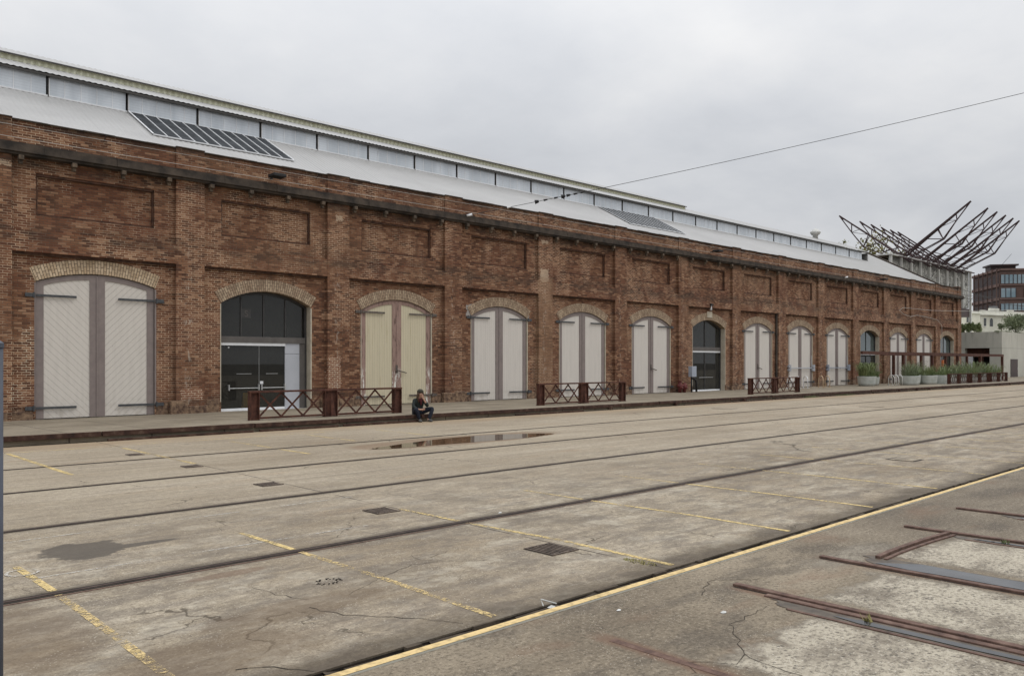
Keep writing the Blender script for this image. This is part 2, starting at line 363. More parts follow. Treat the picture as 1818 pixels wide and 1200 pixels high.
MAT['hinge_rust'] = simple('weathered_hinge_iron', (0.15, 0.135, 0.12), (0.08, 0.06, 0.05), 9, 0.7, 0.2)
MAT['cream'] = simple('cream_reveal_paint', (0.50, 0.45, 0.36), (0.40, 0.35, 0.27), 3, 0.7)
MAT['frame_dark'] = simple('charcoal_frame_paint', (0.060, 0.058, 0.056), (0.045, 0.043, 0.042), 3, 0.4)
MAT['frame_brown'] = simple('grey_brown_transom_paint', (0.12, 0.11, 0.10), (0.095, 0.085, 0.08), 3, 0.5)
MAT['panel_white'] = simple('pale_grey_panel_paint', (0.44, 0.455, 0.49), (0.40, 0.415, 0.45), 1.5, 0.35)
MAT['white_metal'] = simple('white_painted_metal', (0.72, 0.73, 0.74), (0.66, 0.67, 0.68), 3, 0.4)
MAT['steel'] = simple('brushed_steel', (0.62, 0.63, 0.62), (0.5, 0.5, 0.5), 6, 0.3, 0.8)
MAT['glass'] = glass_mat('dark_shop_glass', (0.47, 0.46, 0.41), 0.0, 0.80, 0.01, 0.26, 0.85)
MAT['glass_teal'] = glass_mat('teal_window_glass', (0.30, 0.42, 0.42), 0.25, 0.3)
MAT['inside'] = simple('dim_interior_wall', (0.16, 0.155, 0.14), (0.09, 0.088, 0.08), 1, 0.9)
MAT['inside_floor'] = simple('interior_floor', (0.10, 0.095, 0.085), None, 1, 0.6)
def roof_mat():
    t = T('pale_corrugated_roof', 0.42, 0.0, 0.5); p = t.pos(); x, y, z = t.sep(p)
    n = t.noise(t.scale(p, (0.25, 0.6, 0.6)), 1.0, 5, 0.6)
    c = t.ramp(n, [(0.3, (0.275, 0.270, 0.262)), (0.7, (0.330, 0.325, 0.315))])
    s = t.step(t.noise(t.scale(p, (3, 0.3, 0.3)), 1, 5), 0.55, 0.75)
    c = t.mix(t.mul(s, 0.3), c, (0.24, 0.225, 0.20))
    old = t.mul(t.step(t.add(x, t.mul(t.math('SUBTRACT', n, 0.5), 6)), 66, 72), t.step(n, 0.38, 0.55))
    lap = t.math('LESS_THAN', t.math('MODULO', t.add(x, 1000.0), 3.05), 0.03)
    c = t.mix(t.mul(lap, 0.35), c, (0.12, 0.12, 0.12))
    c = t.mix(t.mul(old, 0.45), c, (0.22, 0.215, 0.20))
    t.color(c); return t.m
MAT['roof'] = roof_mat()
MAT['fibre'] = simple('yellowed_fibreglass_sheet', (0.66, 0.66, 0.48), (0.74, 0.74, 0.58), 5, 0.5)
def clere_mat():
    t = T('louvred_translucent_glazing', 0.12, 0, 1.0); p = t.pos(); x, y, z = t.sep(p)
    fr = t.math('FRACT', t.math('DIVIDE', z, 0.11)); g = t.math('GREATER_THAN', fr, 0.82)
    c = t.ramp(t.noise(t.scale(p, (1.6, 1, 0.3)), 1, 3), [(0.38, (0.46, 0.50, 0.54)), (0.62, (0.58, 0.62, 0.66))])
    t.color(t.mix(t.mul(g, 0.22), c, (0.25, 0.27, 0.29))); return t.m
MAT['clere'] = clere_mat()
MAT['skyglass'] = glass_mat('skylight_glass', (0.20, 0.22, 0.24), 0.1, 0.25)
MAT['skybase'] = simple('wired_skylight_glass', (0.05, 0.055, 0.06), (0.022, 0.024, 0.027), 2.5, 0.8, 0, spec=0.1)
MAT['sooty'] = simple('sooty_cornice_stone', (0.028, 0.024, 0.021), (0.085, 0.066, 0.051), 2.2, 0.9, bump=0.02, det=8, obj=False)
MAT['eaves'] = simple('dark_eaves_paint', (0.07, 0.065, 0.06), (0.05, 0.047, 0.044), 3, 0.6)
MAT['corbel'] = simple('sandstone_corbel', (0.15, 0.11, 0.075), (0.055, 0.043, 0.033), 5, 0.9, obj=False, bump=0.02)
MAT['stone'] = simple('rough_sandstone_plinth', (0.27, 0.18, 0.115), (0.075, 0.045, 0.034), 6.5, 0.95, obj=False, det=8, bump=0.05)
MAT['slab'] = None
def platform_mat():
    t = T('platform_paving', 0.85); p = t.pos(); x, y, z = t.sep(p)
    n = t.noise(t.scale(p, (0.5, 0.8, 1)), 1, 7, 0.65)
    c = t.ramp(n, [(0.3, (0.135, 0.110, 0.077)), (0.5, (0.205, 0.172, 0.124)), (0.7, (0.28, 0.24, 0.18))])
    c = t.mix(t.mul(t.step(t.noise(p, 8, 6, 0.7), 0.45, 0.65), 0.35), c, (0.10, 0.085, 0.07))
    def line(a, per, w, off=0.0):
        d = t.math('MODULO', t.add(a, 999 * per + off), per); return t.math('LESS_THAN', d, w)
    wob = t.mul(t.noise(p, 1.2, 3), 0.05)
    j = t.math('MAXIMUM', line(t.add(x, wob), 1.95, 0.035), line(t.add(t.add(y, wob), t.mul(x, 0.0)), 2.6, 0.03, 0.4))
    j = t.math('MAXIMUM', j, t.mul(line(x, 0.325, 0.012), t.mul(t.step(x, 33, 36), 0.5)))
    c = t.mix(t.mul(line(t.add(y, wob), 0.26, 0.012), t.mul(t.step(t.noise(t.scale(p, (0.4, 2, 1)), 1, 3), 0.4, 0.6), 0.5)), c, (0.06, 0.048, 0.036))
    c = t.mix(t.mul(j, 0.8), c, (0.045, 0.035, 0.028)); t.color(c); t.bump(n, 0.01); return t.m
MAT['platform'] = platform_mat()
MAT['edge'] = rust_mat('rusted_platform_edge', (0.020, 0.011, 0.009), (0.060, 0.029, 0.020), (0.14, 0.10, 0.072), 4)
MAT['yard'] = yard_mat(); MAT['tarmac'] = tarmac_mat()
MAT['dark'] = simple('black_silt', (0.016, 0.013, 0.010), (0.034, 0.026, 0.020), 6, 0.95, obj=False, bump=0.02)
MAT['yellow'] = paint_mat('worn_yellow_paint', (0.62, 0.47, 0.21), 0.475)
MAT['yellow_old'] = paint_mat('patchy_yellow_paint', (0.60, 0.45, 0.21), 0.515)
MAT['yellow_faint'] = paint_mat('faint_yellow_paint', (0.56, 0.43, 0.21), 0.50)
MAT['yellow_kerb'] = paint_mat('yellow_kerb_paint', (0.62, 0.46, 0.22), 0.30, 9)
MAT['white_line'] = paint_mat('thin_white_paint', (0.5, 0.47, 0.42), 0.50)
MAT['rust'] = rust_mat('dark_rusted_steel')
MAT['rust_rail'] = rust_mat('brown_rail_rust', (0.055, 0.033, 0.026), (0.125, 0.074, 0.056), (0.20, 0.135, 0.105), 9)
MAT['rail_dark'] = rust_mat('worn_dark_rail', (0.025, 0.017, 0.014), (0.060, 0.040, 0.032), (0.115, 0.082, 0.066), 5)
MAT['grate'] = rust_mat('worn_grate_iron', (0.06, 0.05, 0.042), (0.13, 0.10, 0.08), (0.22, 0.18, 0.14), 9)
MAT['puddle'] = water_mat('puddle_water', (0.050, 0.034, 0.020))
MAT['channel'] = water_mat('channel_water', (0.035, 0.036, 0.038))
MAT['black_steel'] = simple('dark_plum_truss_paint', (0.036, 0.020, 0.021), (0.055, 0.028, 0.028), 2, 0.6)
MAT['leaf_a'] = simple('green_strap_leaves', (0.095, 0.14, 0.05), (0.22, 0.25, 0.11), 1.4, 0.6, lo=0.3, hi=0.7)
MAT['leaf_b'] = simple('grey_green_leaves', (0.095, 0.125, 0.066), (0.22, 0.25, 0.14), 1.2, 0.6, lo=0.3, hi=0.7)
MAT['leaf_c'] = simple('ochre_green_leaves', (0.15, 0.16, 0.055), (0.26, 0.22, 0.08), 0.9, 0.6)
MAT['bark'] = simple('grey_bark', (0.12, 0.09, 0.065), (0.06, 0.045, 0.035), 8, 0.9)
MAT['tub'] = simple('pale_concrete_tub', (0.52, 0.54, 0.51), (0.38, 0.40, 0.36), 2.2, 0.8, det=7)
MAT['soil'] = simple('dark_soil', (0.03, 0.022, 0.015), None, 9, 1)
MAT['concrete'] = None
def conc_mat():
    t = T('board_marked_concrete', 0.85); p = t.pos(); x, y, z = t.sep(p)
    n = t.noise(t.scale(p, (0.7, 0.7, 0.25)), 1, 6, 0.65)
    c = t.ramp(n, [(0.3, (0.40, 0.39, 0.335)), (0.7, (0.51, 0.50, 0.44))])
    s = t.mul(t.step(t.noise(t.scale(p, (2.5, 2.5, 0.2)), 1, 5), 0.52, 0.7), t.step(z, 3.5, 5.8))
    c = t.mix(t.mul(s, 0.5), c, (0.16, 0.155, 0.13))
    l = t.math('LESS_THAN', t.math('ABSOLUTE', t.math('SUBTRACT', z, 3.8)), 0.02)
    t.color(t.mix(t.mul(l, 0.6), c, (0.12, 0.12, 0.1))); return t.m
MAT['concrete'] = conc_mat()
MAT['black'] = simple('black_rubber', (0.02, 0.02, 0.021), None, 4, 0.6)
MAT['red'] = simple('faded_red_paint', (0.16, 0.03, 0.025), (0.07, 0.02, 0.02), 12, 0.6)
MAT['greybox'] = simple('pale_blue_grey_enamel', (0.34, 0.37, 0.43), (0.30, 0.33, 0.38), 3, 0.4)
MAT['wire'] = simple('dark_cable', (0.035, 0.035, 0.035), None, 2, 0.6)
MAT['wire_pale'] = simple('pale_cable', (0.42, 0.40, 0.36), None, 2, 0.6)
MAT['postblue'] = simple('blue_grey_post_paint', (0.075, 0.085, 0.11), (0.055, 0.06, 0.075), 5, 0.5)
MAT['ivory'] = simple('ivory_render', (0.66, 0.65, 0.55), (0.55, 0.54, 0.45), 0.6, 0.85)
MAT['ivory_trim'] = simple('white_cornice_paint', (0.74, 0.73, 0.66), (0.6, 0.6, 0.52), 0.8, 0.8)
MAT['slate'] = simple('grey_roof_slate', (0.16, 0.16, 0.165), None, 1, 0.7)
MAT['office_brown'] = simple('brown_terracotta_cladding', (0.130, 0.078, 0.062), (0.100, 0.063, 0.053), 0.5, 0.6)
MAT['office_dark'] = simple('dark_bronze_cladding', (0.042, 0.031, 0.030), (0.065, 0.04, 0.038), 0.5, 0.5)
MAT['office_glass'] = simple('blue_office_glass', (0.17, 0.25, 0.29), (0.30, 0.37, 0.40), 0.35, 0.08, 0.2, spec=0.9)
MAT['win_dark'] = simple('dark_window_glass', (0.03, 0.035, 0.035), None, 1, 0.1, spec=0.7)
def vine_mat():
    t = T('branch_printed_screen', 0.7); p = t.pos(); x, y, z = t.sep(p)
    q = t.comb(t.add(x, t.mul(t.noise(p, 0.9, 3), 2.0)), y, t.mul(z, 0.45))
    n = t.noise(q, 1.9, 4, 0.7, 1.2)
    a = t.math('ABSOLUTE', t.math('SUBTRACT', n, 0.5))
    m = t.inv(t.step(a, 0.012, 0.045))
    top = t.step(t.add(z, t.mul(t.noise(p, 1.3, 4), 1.5)), 13.6, 14.6)
    m = t.math('MAXIMUM', m, t.mul(top, 0.75))
    m = t.math('MAXIMUM', m, t.mul(t.step(t.noise(t.scale(p, (1, 1, 0.5)), 2.3, 5, 0.7), 0.55, 0.62), 0.8))
    t.color(t.mix(m, (0.40, 0.40, 0.37), (0.035, 0.033, 0.03))); return t.m
MAT['vine'] = vine_mat()
MAT['column'] = simple('white_column_paint', (0.60, 0.60, 0.57), (0.5, 0.5, 0.47), 2, 0.6)
MAT['skin'] = simple('skin', (0.48, 0.29, 0.21), (0.43, 0.25, 0.18), 8, 0.5)
MAT['hair'] = simple('brown_hair', (0.045, 0.026, 0.016), (0.09, 0.05, 0.028), 30, 0.5)
MAT['jacket'] = simple('charcoal_green_cloth', (0.018, 0.023, 0.022), (0.03, 0.036, 0.034), 12, 0.9)
MAT['jeans'] = simple('dark_blue_denim', (0.007, 0.009, 0.016), (0.013, 0.016, 0.026), 12, 0.9)
MAT['scarf'] = simple('maroon_wool', (0.07, 0.014, 0.016), (0.045, 0.01, 0.012), 20, 0.95)
MAT['shoe'] = simple('grey_shoe_leather', (0.05, 0.05, 0.05), (0.09, 0.09, 0.085), 8, 0.6)
MAT['beanie'] = simple('olive_grey_wool', (0.055, 0.052, 0.038), (0.04, 0.038, 0.028), 25, 0.95)
MAT['orange'] = simple('orange_plastic', (0.62, 0.19, 0.06), None, 2, 0.5)
MAT['yellow_plastic'] = simple('yellow_plastic', (0.65, 0.42, 0.04), None, 2, 0.5)
MAT['tan_metal'] = simple('tan_hoop_paint', (0.55, 0.42, 0.27), (0.45, 0.32, 0.2), 5, 0.5)
MAT['trash'] = simple('litter', (0.6, 0.6, 0.58), (0.4, 0.4, 0.38), 9, 0.8)

# ------------------------------------------------------------------ mesh helper
class MB:
    def __init__(s): s.v = []; s.f = []; s.uv = {}
    def quad(s, a, b, c, d, uv=None):
        n = len(s.v); s.v += [a, b, c, d]; s.f.append((n, n + 1, n + 2, n + 3))
        if uv: s.uv[len(s.f) - 1] = uv
        return s
    def poly(s, pts):
        n = len(s.v); s.v += list(pts); s.f.append(tuple(range(n, n + len(pts)))); return s
    def box(s, x0, x1, y0, y1, z0, z1):
        n = len(s.v)
        s.v += [(x0, y0, z0), (x1, y0, z0), (x1, y1, z0), (x0, y1, z0), (x0, y0, z1), (x1, y0, z1), (x1, y1, z1), (x0, y1, z1)]
        s.f += [tuple(n + k for k in q) for q in ((0, 3, 2, 1), (4, 5, 6, 7), (0, 1, 5, 4), (1, 2, 6, 5), (2, 3, 7, 6), (3, 0, 4, 7))]
        return s
    def beam(s, a, b, w, h, up=(0, 0, 1)):
        a = Vector(a); b = Vector(b); d = (b - a).normalized(); up = Vector(up)
        if abs(d.dot(up)) > 0.98: up = Vector((1, 0, 0))
        r = d.cross(up).normalized() * (w / 2); u = r.cross(d).normalized() * (h / 2)
        n = len(s.v)
        s.v += [tuple(p) for p in (a - r - u, a + r - u, a + r + u, a - r + u, b - r - u, b + r - u, b + r + u, b - r + u)]
        s.f += [tuple(n + k for k in q) for q in ((0, 1, 2, 3), (7, 6, 5, 4), (0, 4, 5, 1), (1, 5, 6, 2), (2, 6, 7, 3), (3, 7, 4, 0))]
        return s
    def tube(s, pts, r, seg=8, r2=None):
        pts = [Vector(p) for p in pts]; n0 = len(s.v); N = len(pts); prev = None
        for i, p in enumerate(pts):
            d = ((pts[min(i + 1, N - 1)] - pts[max(i - 1, 0)])).normalized()
            if prev is None:
                up = Vector((0, 0, 1)) if abs(d.z) < 0.9 else Vector((1, 0, 0)); a = d.cross(up).normalized()
            else: a = (prev - d * prev.dot(d)).normalized()
            prev = a; b = d.cross(a)
            rr = r if r2 is None else r + (r2 - r) * i / (N - 1)
            for k in range(seg):
                th = 2 * PI * k / seg; q = p + (a * math.cos(th) + b * math.sin(th)) * rr; s.v.append(tuple(q))
        for i in range(N - 1):
            for k in range(seg):
                k2 = (k + 1) % seg
                s.f.append((n0 + i * seg + k, n0 + i * seg + k2, n0 + (i + 1) * seg + k2, n0 + (i + 1) * seg + k))
        s.f.append(tuple(n0 + k for k in range(seg))[::-1]); s.f.append(tuple(n0 + (N - 1) * seg + k for k in range(seg)))
        return s
    def lathe(s, prof, seg=20, c=(0, 0, 0)):
        n0 = len(s.v)
        for (r, z) in prof:
            for k in range(seg):
                th = 2 * PI * k / seg; s.v.append((c[0] + r * math.cos(th), c[1] + r * math.sin(th), c[2] + z))
        for i in range(len(prof) - 1):
            for k in range(seg):
                k2 = (k + 1) % seg; s.f.append((n0 + i * seg + k, n0 + i * seg + k2, n0 + (i + 1) * seg + k2, n0 + (i + 1) * seg + k))
        s.f.append(tuple(n0 + k for k in range(seg))[::-1]); s.f.append(tuple(n0 + (len(prof) - 1) * seg + k for k in range(seg)))
        return s
    def build(s, name, mat, parent=None, smooth=False, origin=None, bevel=0.0):
        me = bpy.data.meshes.new(name)
        o0 = Vector(origin) if origin else Vector((0, 0, 0))
        me.from_pydata([tuple(Vector(v) - o0) for v in s.v], [], s.f)
        if s.uv:
            L = me.uv_layers.new(name='UVMap')
            for fi, uvs in s.uv.items():
                for li, q in zip(me.polygons[fi].loop_indices, uvs): L.data[li].uv = q
        me.materials.append(mat if not isinstance(mat, str) else MAT[mat])
        if smooth:
            for p in me.polygons: p.use_smooth = True
        me.update()
        o = bpy.data.objects.new(name, me); C.objects.link(o); o.location = o0
        if parent: o.parent = parent
        if bevel:
            b = o.modifiers.new('bevel', 'BEVEL'); b.width = bevel; b.segments = 2; b.limit_method = 'ANGLE'
        return o

def tag(o, label=None, cat=None, group=None, kind=None):
    if label: o['label'] = label
    if cat: o['category'] = cat
    if group: o['group'] = group
    if kind: o['kind'] = kind
    return o
def empty(name, loc, label, cat, group=None, rz=0.0):
    o = bpy.data.objects.new(name, None); C.objects.link(o); o.location = loc; o.rotation_euler = (0, 0, rz)
    o.empty_display_size = 0.3
    return tag(o, label, cat, group)
def copy_tree(o, parent=None):
    c = o.copy(); C.objects.link(c); c.parent = parent
    for ch in list(o.children): copy_tree(ch, c)
    return c

# ================================================================== SETTING
S = 'structure'
tag(MB().quad((-900, -900, -0.14), (1800, -900, -0.14), (1800, 1500, -0.14), (-900, 1500, -0.14)).build('ground', 'dark'), kind=S)
# near apron of old tarmac, a narrow trench, then the concrete yard
tag(MB().box(-80, 400, -60, 4.40, -0.13, 0.0).build('tarmac_apron', 'tarmac'), kind=S)
def grid_yard():
    m = MB(); m.box(-80, 400, 4.60, 21.70, -0.13, 0.0); return m
tag(grid_yard().build('concrete_yard', 'yard'), kind=S)
tag(MB().box(-80, 400, 4.401, 4.475, -0.13, 0.012).build('trench_kerb', 'concrete'), kind=S)
tag(MB().quad((-40, 4.402, 0.016), (260, 4.402, 0.016), (260, 4.474, 0.016), (-40, 4.474, 0.016)).build('yellow_kerb_line', 'yellow_kerb'), kind=S)
tag(MB().box(94.2, 400, 21.72, 31.9, -0.13, 0.10).build('far_pavement', 'platform'), kind=S)

# platform (slopes gently down to the wall), edged by rusted steel and worn timber lengths
EDGE = 21.80
pm = MB()
pm.quad((-30, EDGE, 0.235), (94.2, EDGE, 0.235), (94.2, 29.95, 0.125), (-30, 29.95, 0.125))
pm.quad((-30, EDGE, -0.13), (94.2, EDGE, -0.13), (94.2, EDGE, 0.235), (-30, EDGE, 0.235))
pm.quad((94.2, EDGE, -0.13), (94.2, 29.95, -0.13), (94.2, 29.95, 0.125), (94.2, EDGE, 0.235))
tag(pm.build('platform', 'platform'), kind=S)
em = MB(); x = -12.0; r_ = random.Random(3)
while x < 94:
    L = r_.uniform(1.6, 4.2); dz = r_.uniform(-0.018, 0.012); dy = r_.uniform(-0.03, 0.01)
    em.box(x, x + L - 0.03, EDGE - 0.07 + dy, EDGE + 0.0, 0.12 + dz, 0.238 + dz)
    if r_.random() < 0.7: em.box(x + 0.1, x + L - 0.1, EDGE - 0.16 + dy, EDGE - 0.09, 0.0, 0.05 + r_.uniform(0, 0.02))
    if r_.random() < 0.35:
        xx = x + r_.uniform(0.2, L - 0.5); em.box(xx, xx + 0.12, EDGE - 0.2, EDGE - 0.06, 0.03, 0.16)
    x += L
tag(em.build('platform_edge', 'edge', bevel=0.006), kind=S)
sm = MB()
sm.box(-40, 94, EDGE - 0.02, EDGE + 0.0, -0.13, 0.12)
tag(MB().quad((-80, 21.70, -0.02), (94.2, 21.70, -0.02), (94.2, 21.80, 0.01), (-80, 21.80, 0.01)).build('gutter_silt', 'dark'), kind=S)

tag(MB().quad((-80, 4.596, -0.13), (400, 4.596, -0.13), (400, 4.596, -0.012), (-80, 4.596, -0.012)).build('trench_wall', 'dark'), kind=S)
tag(MB().quad((-80, 4.48, -0.13), (400, 4.48, -0.13), (400, 4.48, 0.0), (-80, 4.48, 0.0)).build('trench_wall', 'dark'), kind=S)
MAT['trench_silt'] = simple('brown_trench_silt', (0.028, 0.021, 0.015), (0.10, 0.078, 0.055), 3.5, 0.95, obj=False, det=8, bump=0.03)
MAT['wet_silt'] = simple('wet_brown_silt', (0.050, 0.038, 0.027), (0.11, 0.085, 0.06), 9, 0.45, obj=False, det=8)
tm = MB(); rr = random.Random(41); x = -10.0
while x < 60:
    L = rr.uniform(.12, .5); a1, a2 = rr.uniform(.0, .07), rr.uniform(.0, .07)
    tm.quad((x, 4.48, -.035 + rr.uniform(-.02, .02)), (x + L, 4.48, -.035 + rr.uniform(-.02, .02)), (x + L, 4.595, -.02 + rr.uniform(-.02, .012)), (x, 4.595, -.02 + rr.uniform(-.02, .012)))
    if rr.random() < .35: tm.box(x, x + L * .6, 4.545 + a1 * .5, 4.599, -.03, .001 + rr.uniform(0, .006))
    x += L
tag(tm.build('trench_silt', 'trench_silt'), kind=S)
# painted bay lines (polylines in metres on the yard)
def ribbon(m, pts, w, z):
    for (a, b) in zip(pts[:-1], pts[1:]):
        d = Vector((b[0] - a[0], b[1] - a[1], 0)).normalized(); n = Vector((-d.y, d.x, 0)) * w / 2
        m.quad((a[0] - n.x, a[1] - n.y, z), (a[0] + n.x, a[1] + n.y, z), (b[0] + n.x, b[1] + n.y, z), (b[0] - n.x, b[1] - n.y, z))
    return m
def line_mesh(name, pts, w, mat, z=0.004):
    return tag(ribbon(MB(), pts, w, z).build(name, mat), kind=S)
for (xs, xe, mat) in ((1.96, 1.94, 'yellow'), (4.22, 4.23, 'yellow'), (6.46, 6.56, 'yellow'), (8.78, 8.86, 'yellow'), (11.1, 11.15, 'yellow'), (13.5, 13.53, 'yellow'),
                 (15.8, 15.85, 'yellow_faint'), (18.1, 18.15, 'yellow_faint'), (20.4, 20.45, 'yellow_faint'), (22.7, 22.75, 'yellow_faint'), (25.0, 25.1, 'yellow_faint'), (27.3, 27.3, 'yellow_faint')):
    line_mesh('bay_line', [(xe, 4.66), (xe + 0.02, 6.2), (xs, 7.62)], 0.07, 'yellow_old' if xs < 5 else mat)
    line_mesh('bay_line', [(xs, 7.78), (xs - 0.03, 8.95)], 0.07, mat if xs < 8 else 'yellow_faint')
for xx, y0, y1 in ((4.22, 15.6, 20.2), (6.42, 15.7, 19.7), (8.9, 15.7, 17.0), (8.9, 17.4, 19.5), (11.2, 17.5, 20.0), (13.5, 17.5, 20.0)):
    line_mesh('bay_line', [(xx, y0), (xx - 0.02, y1)], 0.09, 'yellow' if y1 < 18 or xx < 6 else 'yellow_faint')
line_mesh('bay_line', [(-5, 20.15), (12, 20.35)], 0.08, 'yellow_faint')
line_mesh('white_line', [(1.9, 8.35), (5.5, 8.32)], 0.03, 'white_line')
line_mesh('white_line', [(0.5, 10.2), (6.5, 10.25)], 0.03, 'white_line')
line_mesh('chalk_ring', [(1.81 + 0.11 + 0.13 * math.cos(a), 8.65 + 0.14 * math.sin(a)) for a in [k * PI / 8 for k in range(17)]], 0.03, 'white_line', 0.008)

# cracks
def crack(pts, w=0.012):
    w *= 0.42
    q = []; rr = random.Random(int(pts[0][0] * 100))
    for a, b in zip(pts[:-1], pts[1:]):
        n = max(2, int(math.dist(a, b) / 0.07))
        for k in range(n):
            f = k / n; q.append((a[0] + (b[0] - a[0]) * f + rr.uniform(-.02, .02), a[1] + (b[1] - a[1]) * f + rr.uniform(-.02, .02)))
    q.append(pts[-1]); m = MB()
    for a, b in zip(q[:-1], q[1:]):
        ribbon(m, [a, b], w * rr.uniform(0.5, 1.3), 0.003)
    tag(m.build('crack', 'dark'), kind=S)
crack([(3.25, 6.75), (3.30, 6.35), (3.42, 6.05)]); crack([(3.30, 5.85), (3.42, 5.5), (3.75, 5.05), (3.95, 4.7)], 0.016)
crack([(3.75, 5.95), (4.3, 6.25), (4.75, 6.4), (5.0, 6.33)], 0.009); crack([(4.98, 6.75), (4.9, 6.5), (5.15, 6.2), (5.4, 6.05)], 0.009)
crack([(5.05, 6.5), (5.35, 6.62)], 0.009); crack([(2.3, 5.0), (2.5, 4.85), (2.65, 4.62)], 0.02)
crack([(5.9, 3.9), (6.35, 4.1), (6.7, 3.83)], 0.012); crack([(4.75, 2.2), (4.9, 2.9), (5.4, 3.3), (6.0, 3.35)], 0.012)
crack([(4.4, 2.95), (4.5, 3.1), (4.72, 2.85), (4.9, 2.9)], 0.01); crack([(9.2, 6.9), (9.6, 6.3), (10.3, 6.0)], 0.008)

# the rails sunk in the yard: flangeway groove, head and rusty check strip
for k, (yy, lab) in enumerate(((7.70, 'sunken steel rail nearest the yellow kerb line, broad and dark'), (10.88, 'second sunken rail from the yellow kerb, crossing below the long puddle'),
                  (14.05, 'sunken rail running just on the near side of the long puddle'), (17.15, 'sunken rail between the long puddle and the platform edge'))):
    t = empty('steel_rail', (0, yy, 0), lab, 'rail', 'rails sunk in the concrete yard')
    MB().quad((-60, -0.075, 0.0035), (240, -0.075, 0.0035), (240, 0.045, 0.0035), (-60, 0.045, 0.0035)).build('groove', 'dark', t)
    m = MB(); m.box(-60, 240, -0.038, 0.0, -0.05, 0.008); m.build('head', 'rail_dark', t)
    if k == 0: MB().box(-60, 240, -0.125, -0.1055, -0.04, 0.005).build('check_strip', 'rust_rail', t)

# puddles
def blob_sheet(name, outline, z, mat, label=None):
    m = MB(); q = []
    rr = random.Random(len(outline)); N = len(outline)
    for i in range(N):
        p0, p1, p2, p3 = (Vector(outline[(i + k) % N]) for k in (-1, 0, 1, 2))
        for k in range(6):
            f = k / 6; v = 0.5 * ((2 * p1) + (p2 - p0) * f + (2 * p0 - 5 * p1 + 4 * p2 - p3) * f * f + (3 * p1 - p0 - 3 * p2 + p3) * f ** 3)
            q.append((v.x + rr.uniform(-.015, .015), v.y + rr.uniform(-.015, .015), z))
    m.poly(q); return tag(m.build(name, mat), kind=S)
blob_sheet('puddle', [(10.4, 15.62), (11.0, 15.32), (12.0, 15.3), (13.3, 15.2), (14.7, 15.15), (15.6, 15.3), (16.3, 15.5), (16.1, 15.8), (15.6, 16.1), (14.8, 16.45), (13.8, 16.5), (12.8, 16.4), (11.5, 16.05)], 0.004, 'puddle')

# stub rails of the near apron (run away from the kerb line towards the camera)
def stub(xc, y1, label, kind='single', top=0.024):
    t = empty('stub_rail', (xc, 0, 0), label, 'rail', 'stub rails in the near apron')
    if top > .01: MB().quad((-0.055, -25, 0.003), (0.06, -25, 0.003), (0.06, y1 - 0.02, 0.003), (-0.055, y1 - 0.02, 0.003)).build('groove', 'dark', t)
    m = MB(); m.box(-0.035, 0.035, -25, y1, -0.05, top)
    m.build('head', 'rust_rail', t, bevel=0.006)
    if kind == 'double':
        MB().box(-0.125, -0.055, -25, y1 - 0.35, -0.05, 0.014).build('guard', 'rust_rail', t, bevel=0.006)
    return t
stub(4.48, 3.70, 'flush rusty stub rail lowest in the picture, furthest left of the stubs', top=0.005)
stub(6.36, 3.86, 'double rusty stub rail with a water-filled channel on its near side', 'double')
stub(7.90, 3.82, 'stub rail with the widest water channel along its far side')
stub(10.10, 3.84, 'stub rail met by the curved rusty rail, second from the right')
stub(11.86, 3.84, 'short stub rail furthest right on the dark apron')
def channel(x0, x1, y1, wy):
    rj = random.Random(int(x0 * 7)); n_ = 7
    ends = [(x1 - (x1 - x0) * k / n_, y1 - .22 * k / n_ + rj.uniform(-.06, .06), 0.0045) for k in range(n_ + 1)]
    MBw = MB().poly([(x0, -25, 0.0045), (x1, -25, 0.0045)] + ends)
    tag(MBw.build('channel_silt', 'wet_silt'), kind=S)
    rr = random.Random(int(x0 * 10)); L = []; Rr = []; y = -25.0
    while y < wy:
        L.append((x0 + 0.02 + rr.uniform(0, .035), y)); Rr.append((x1 - 0.02 - rr.uniform(0, .035), y)); y += 0.35
    L.append((x0 + 0.07, wy)); pts = [(a, b, 0.009) for a, b in L] + [(a, b, 0.009) for a, b in Rr[::-1]]
    tag(MB().poly(pts).build('channel_water', 'channel'), kind=S)
    m = MB(); m.box(x0 - 0.035, x0 - 0.002, -25, y1 - 0.25, -0.05, 0.008); tag(m.build('channel_lip', 'rust_rail'), kind=S)
channel(6.06, 6.22, 3.45, 2.88); channel(7.97, 8.33, 3.55, 3.35); channel(9.86, 10.0, 3.35, 3.05); channel(11.62, 11.78, 3.3, 3.05)
t = empty('curved_rail', (8.24, 3.41, 0), 'short curved rusty rail bridging two straight stub rails', 'rail')
pts = [(8.26, 3.40), (8.6, 3.41), (8.95, 3.405), (9.4, 3.385), (9.7, 3.36), (10.0, 3.33)]
m = MB()
for a, b in zip(pts[:-1], pts[1:]): m.beam((a[0] - 8.24, a[1] - 3.41, 0.01), (b[0] - 8.24, b[1] - 3.41, 0.01), 0.05, 0.04)
m.build('head', 'rust_rail', t)
m = MB()
for a, b in zip(pts[:-1], pts[1:]): m.beam((a[0] - 8.24, a[1] - 3.41 - 0.075, 0.006), (b[0] - 8.24, b[1] - 3.41 - 0.075, 0.006), 0.035, 0.02)
m.build('guard', 'rust_rail', t)

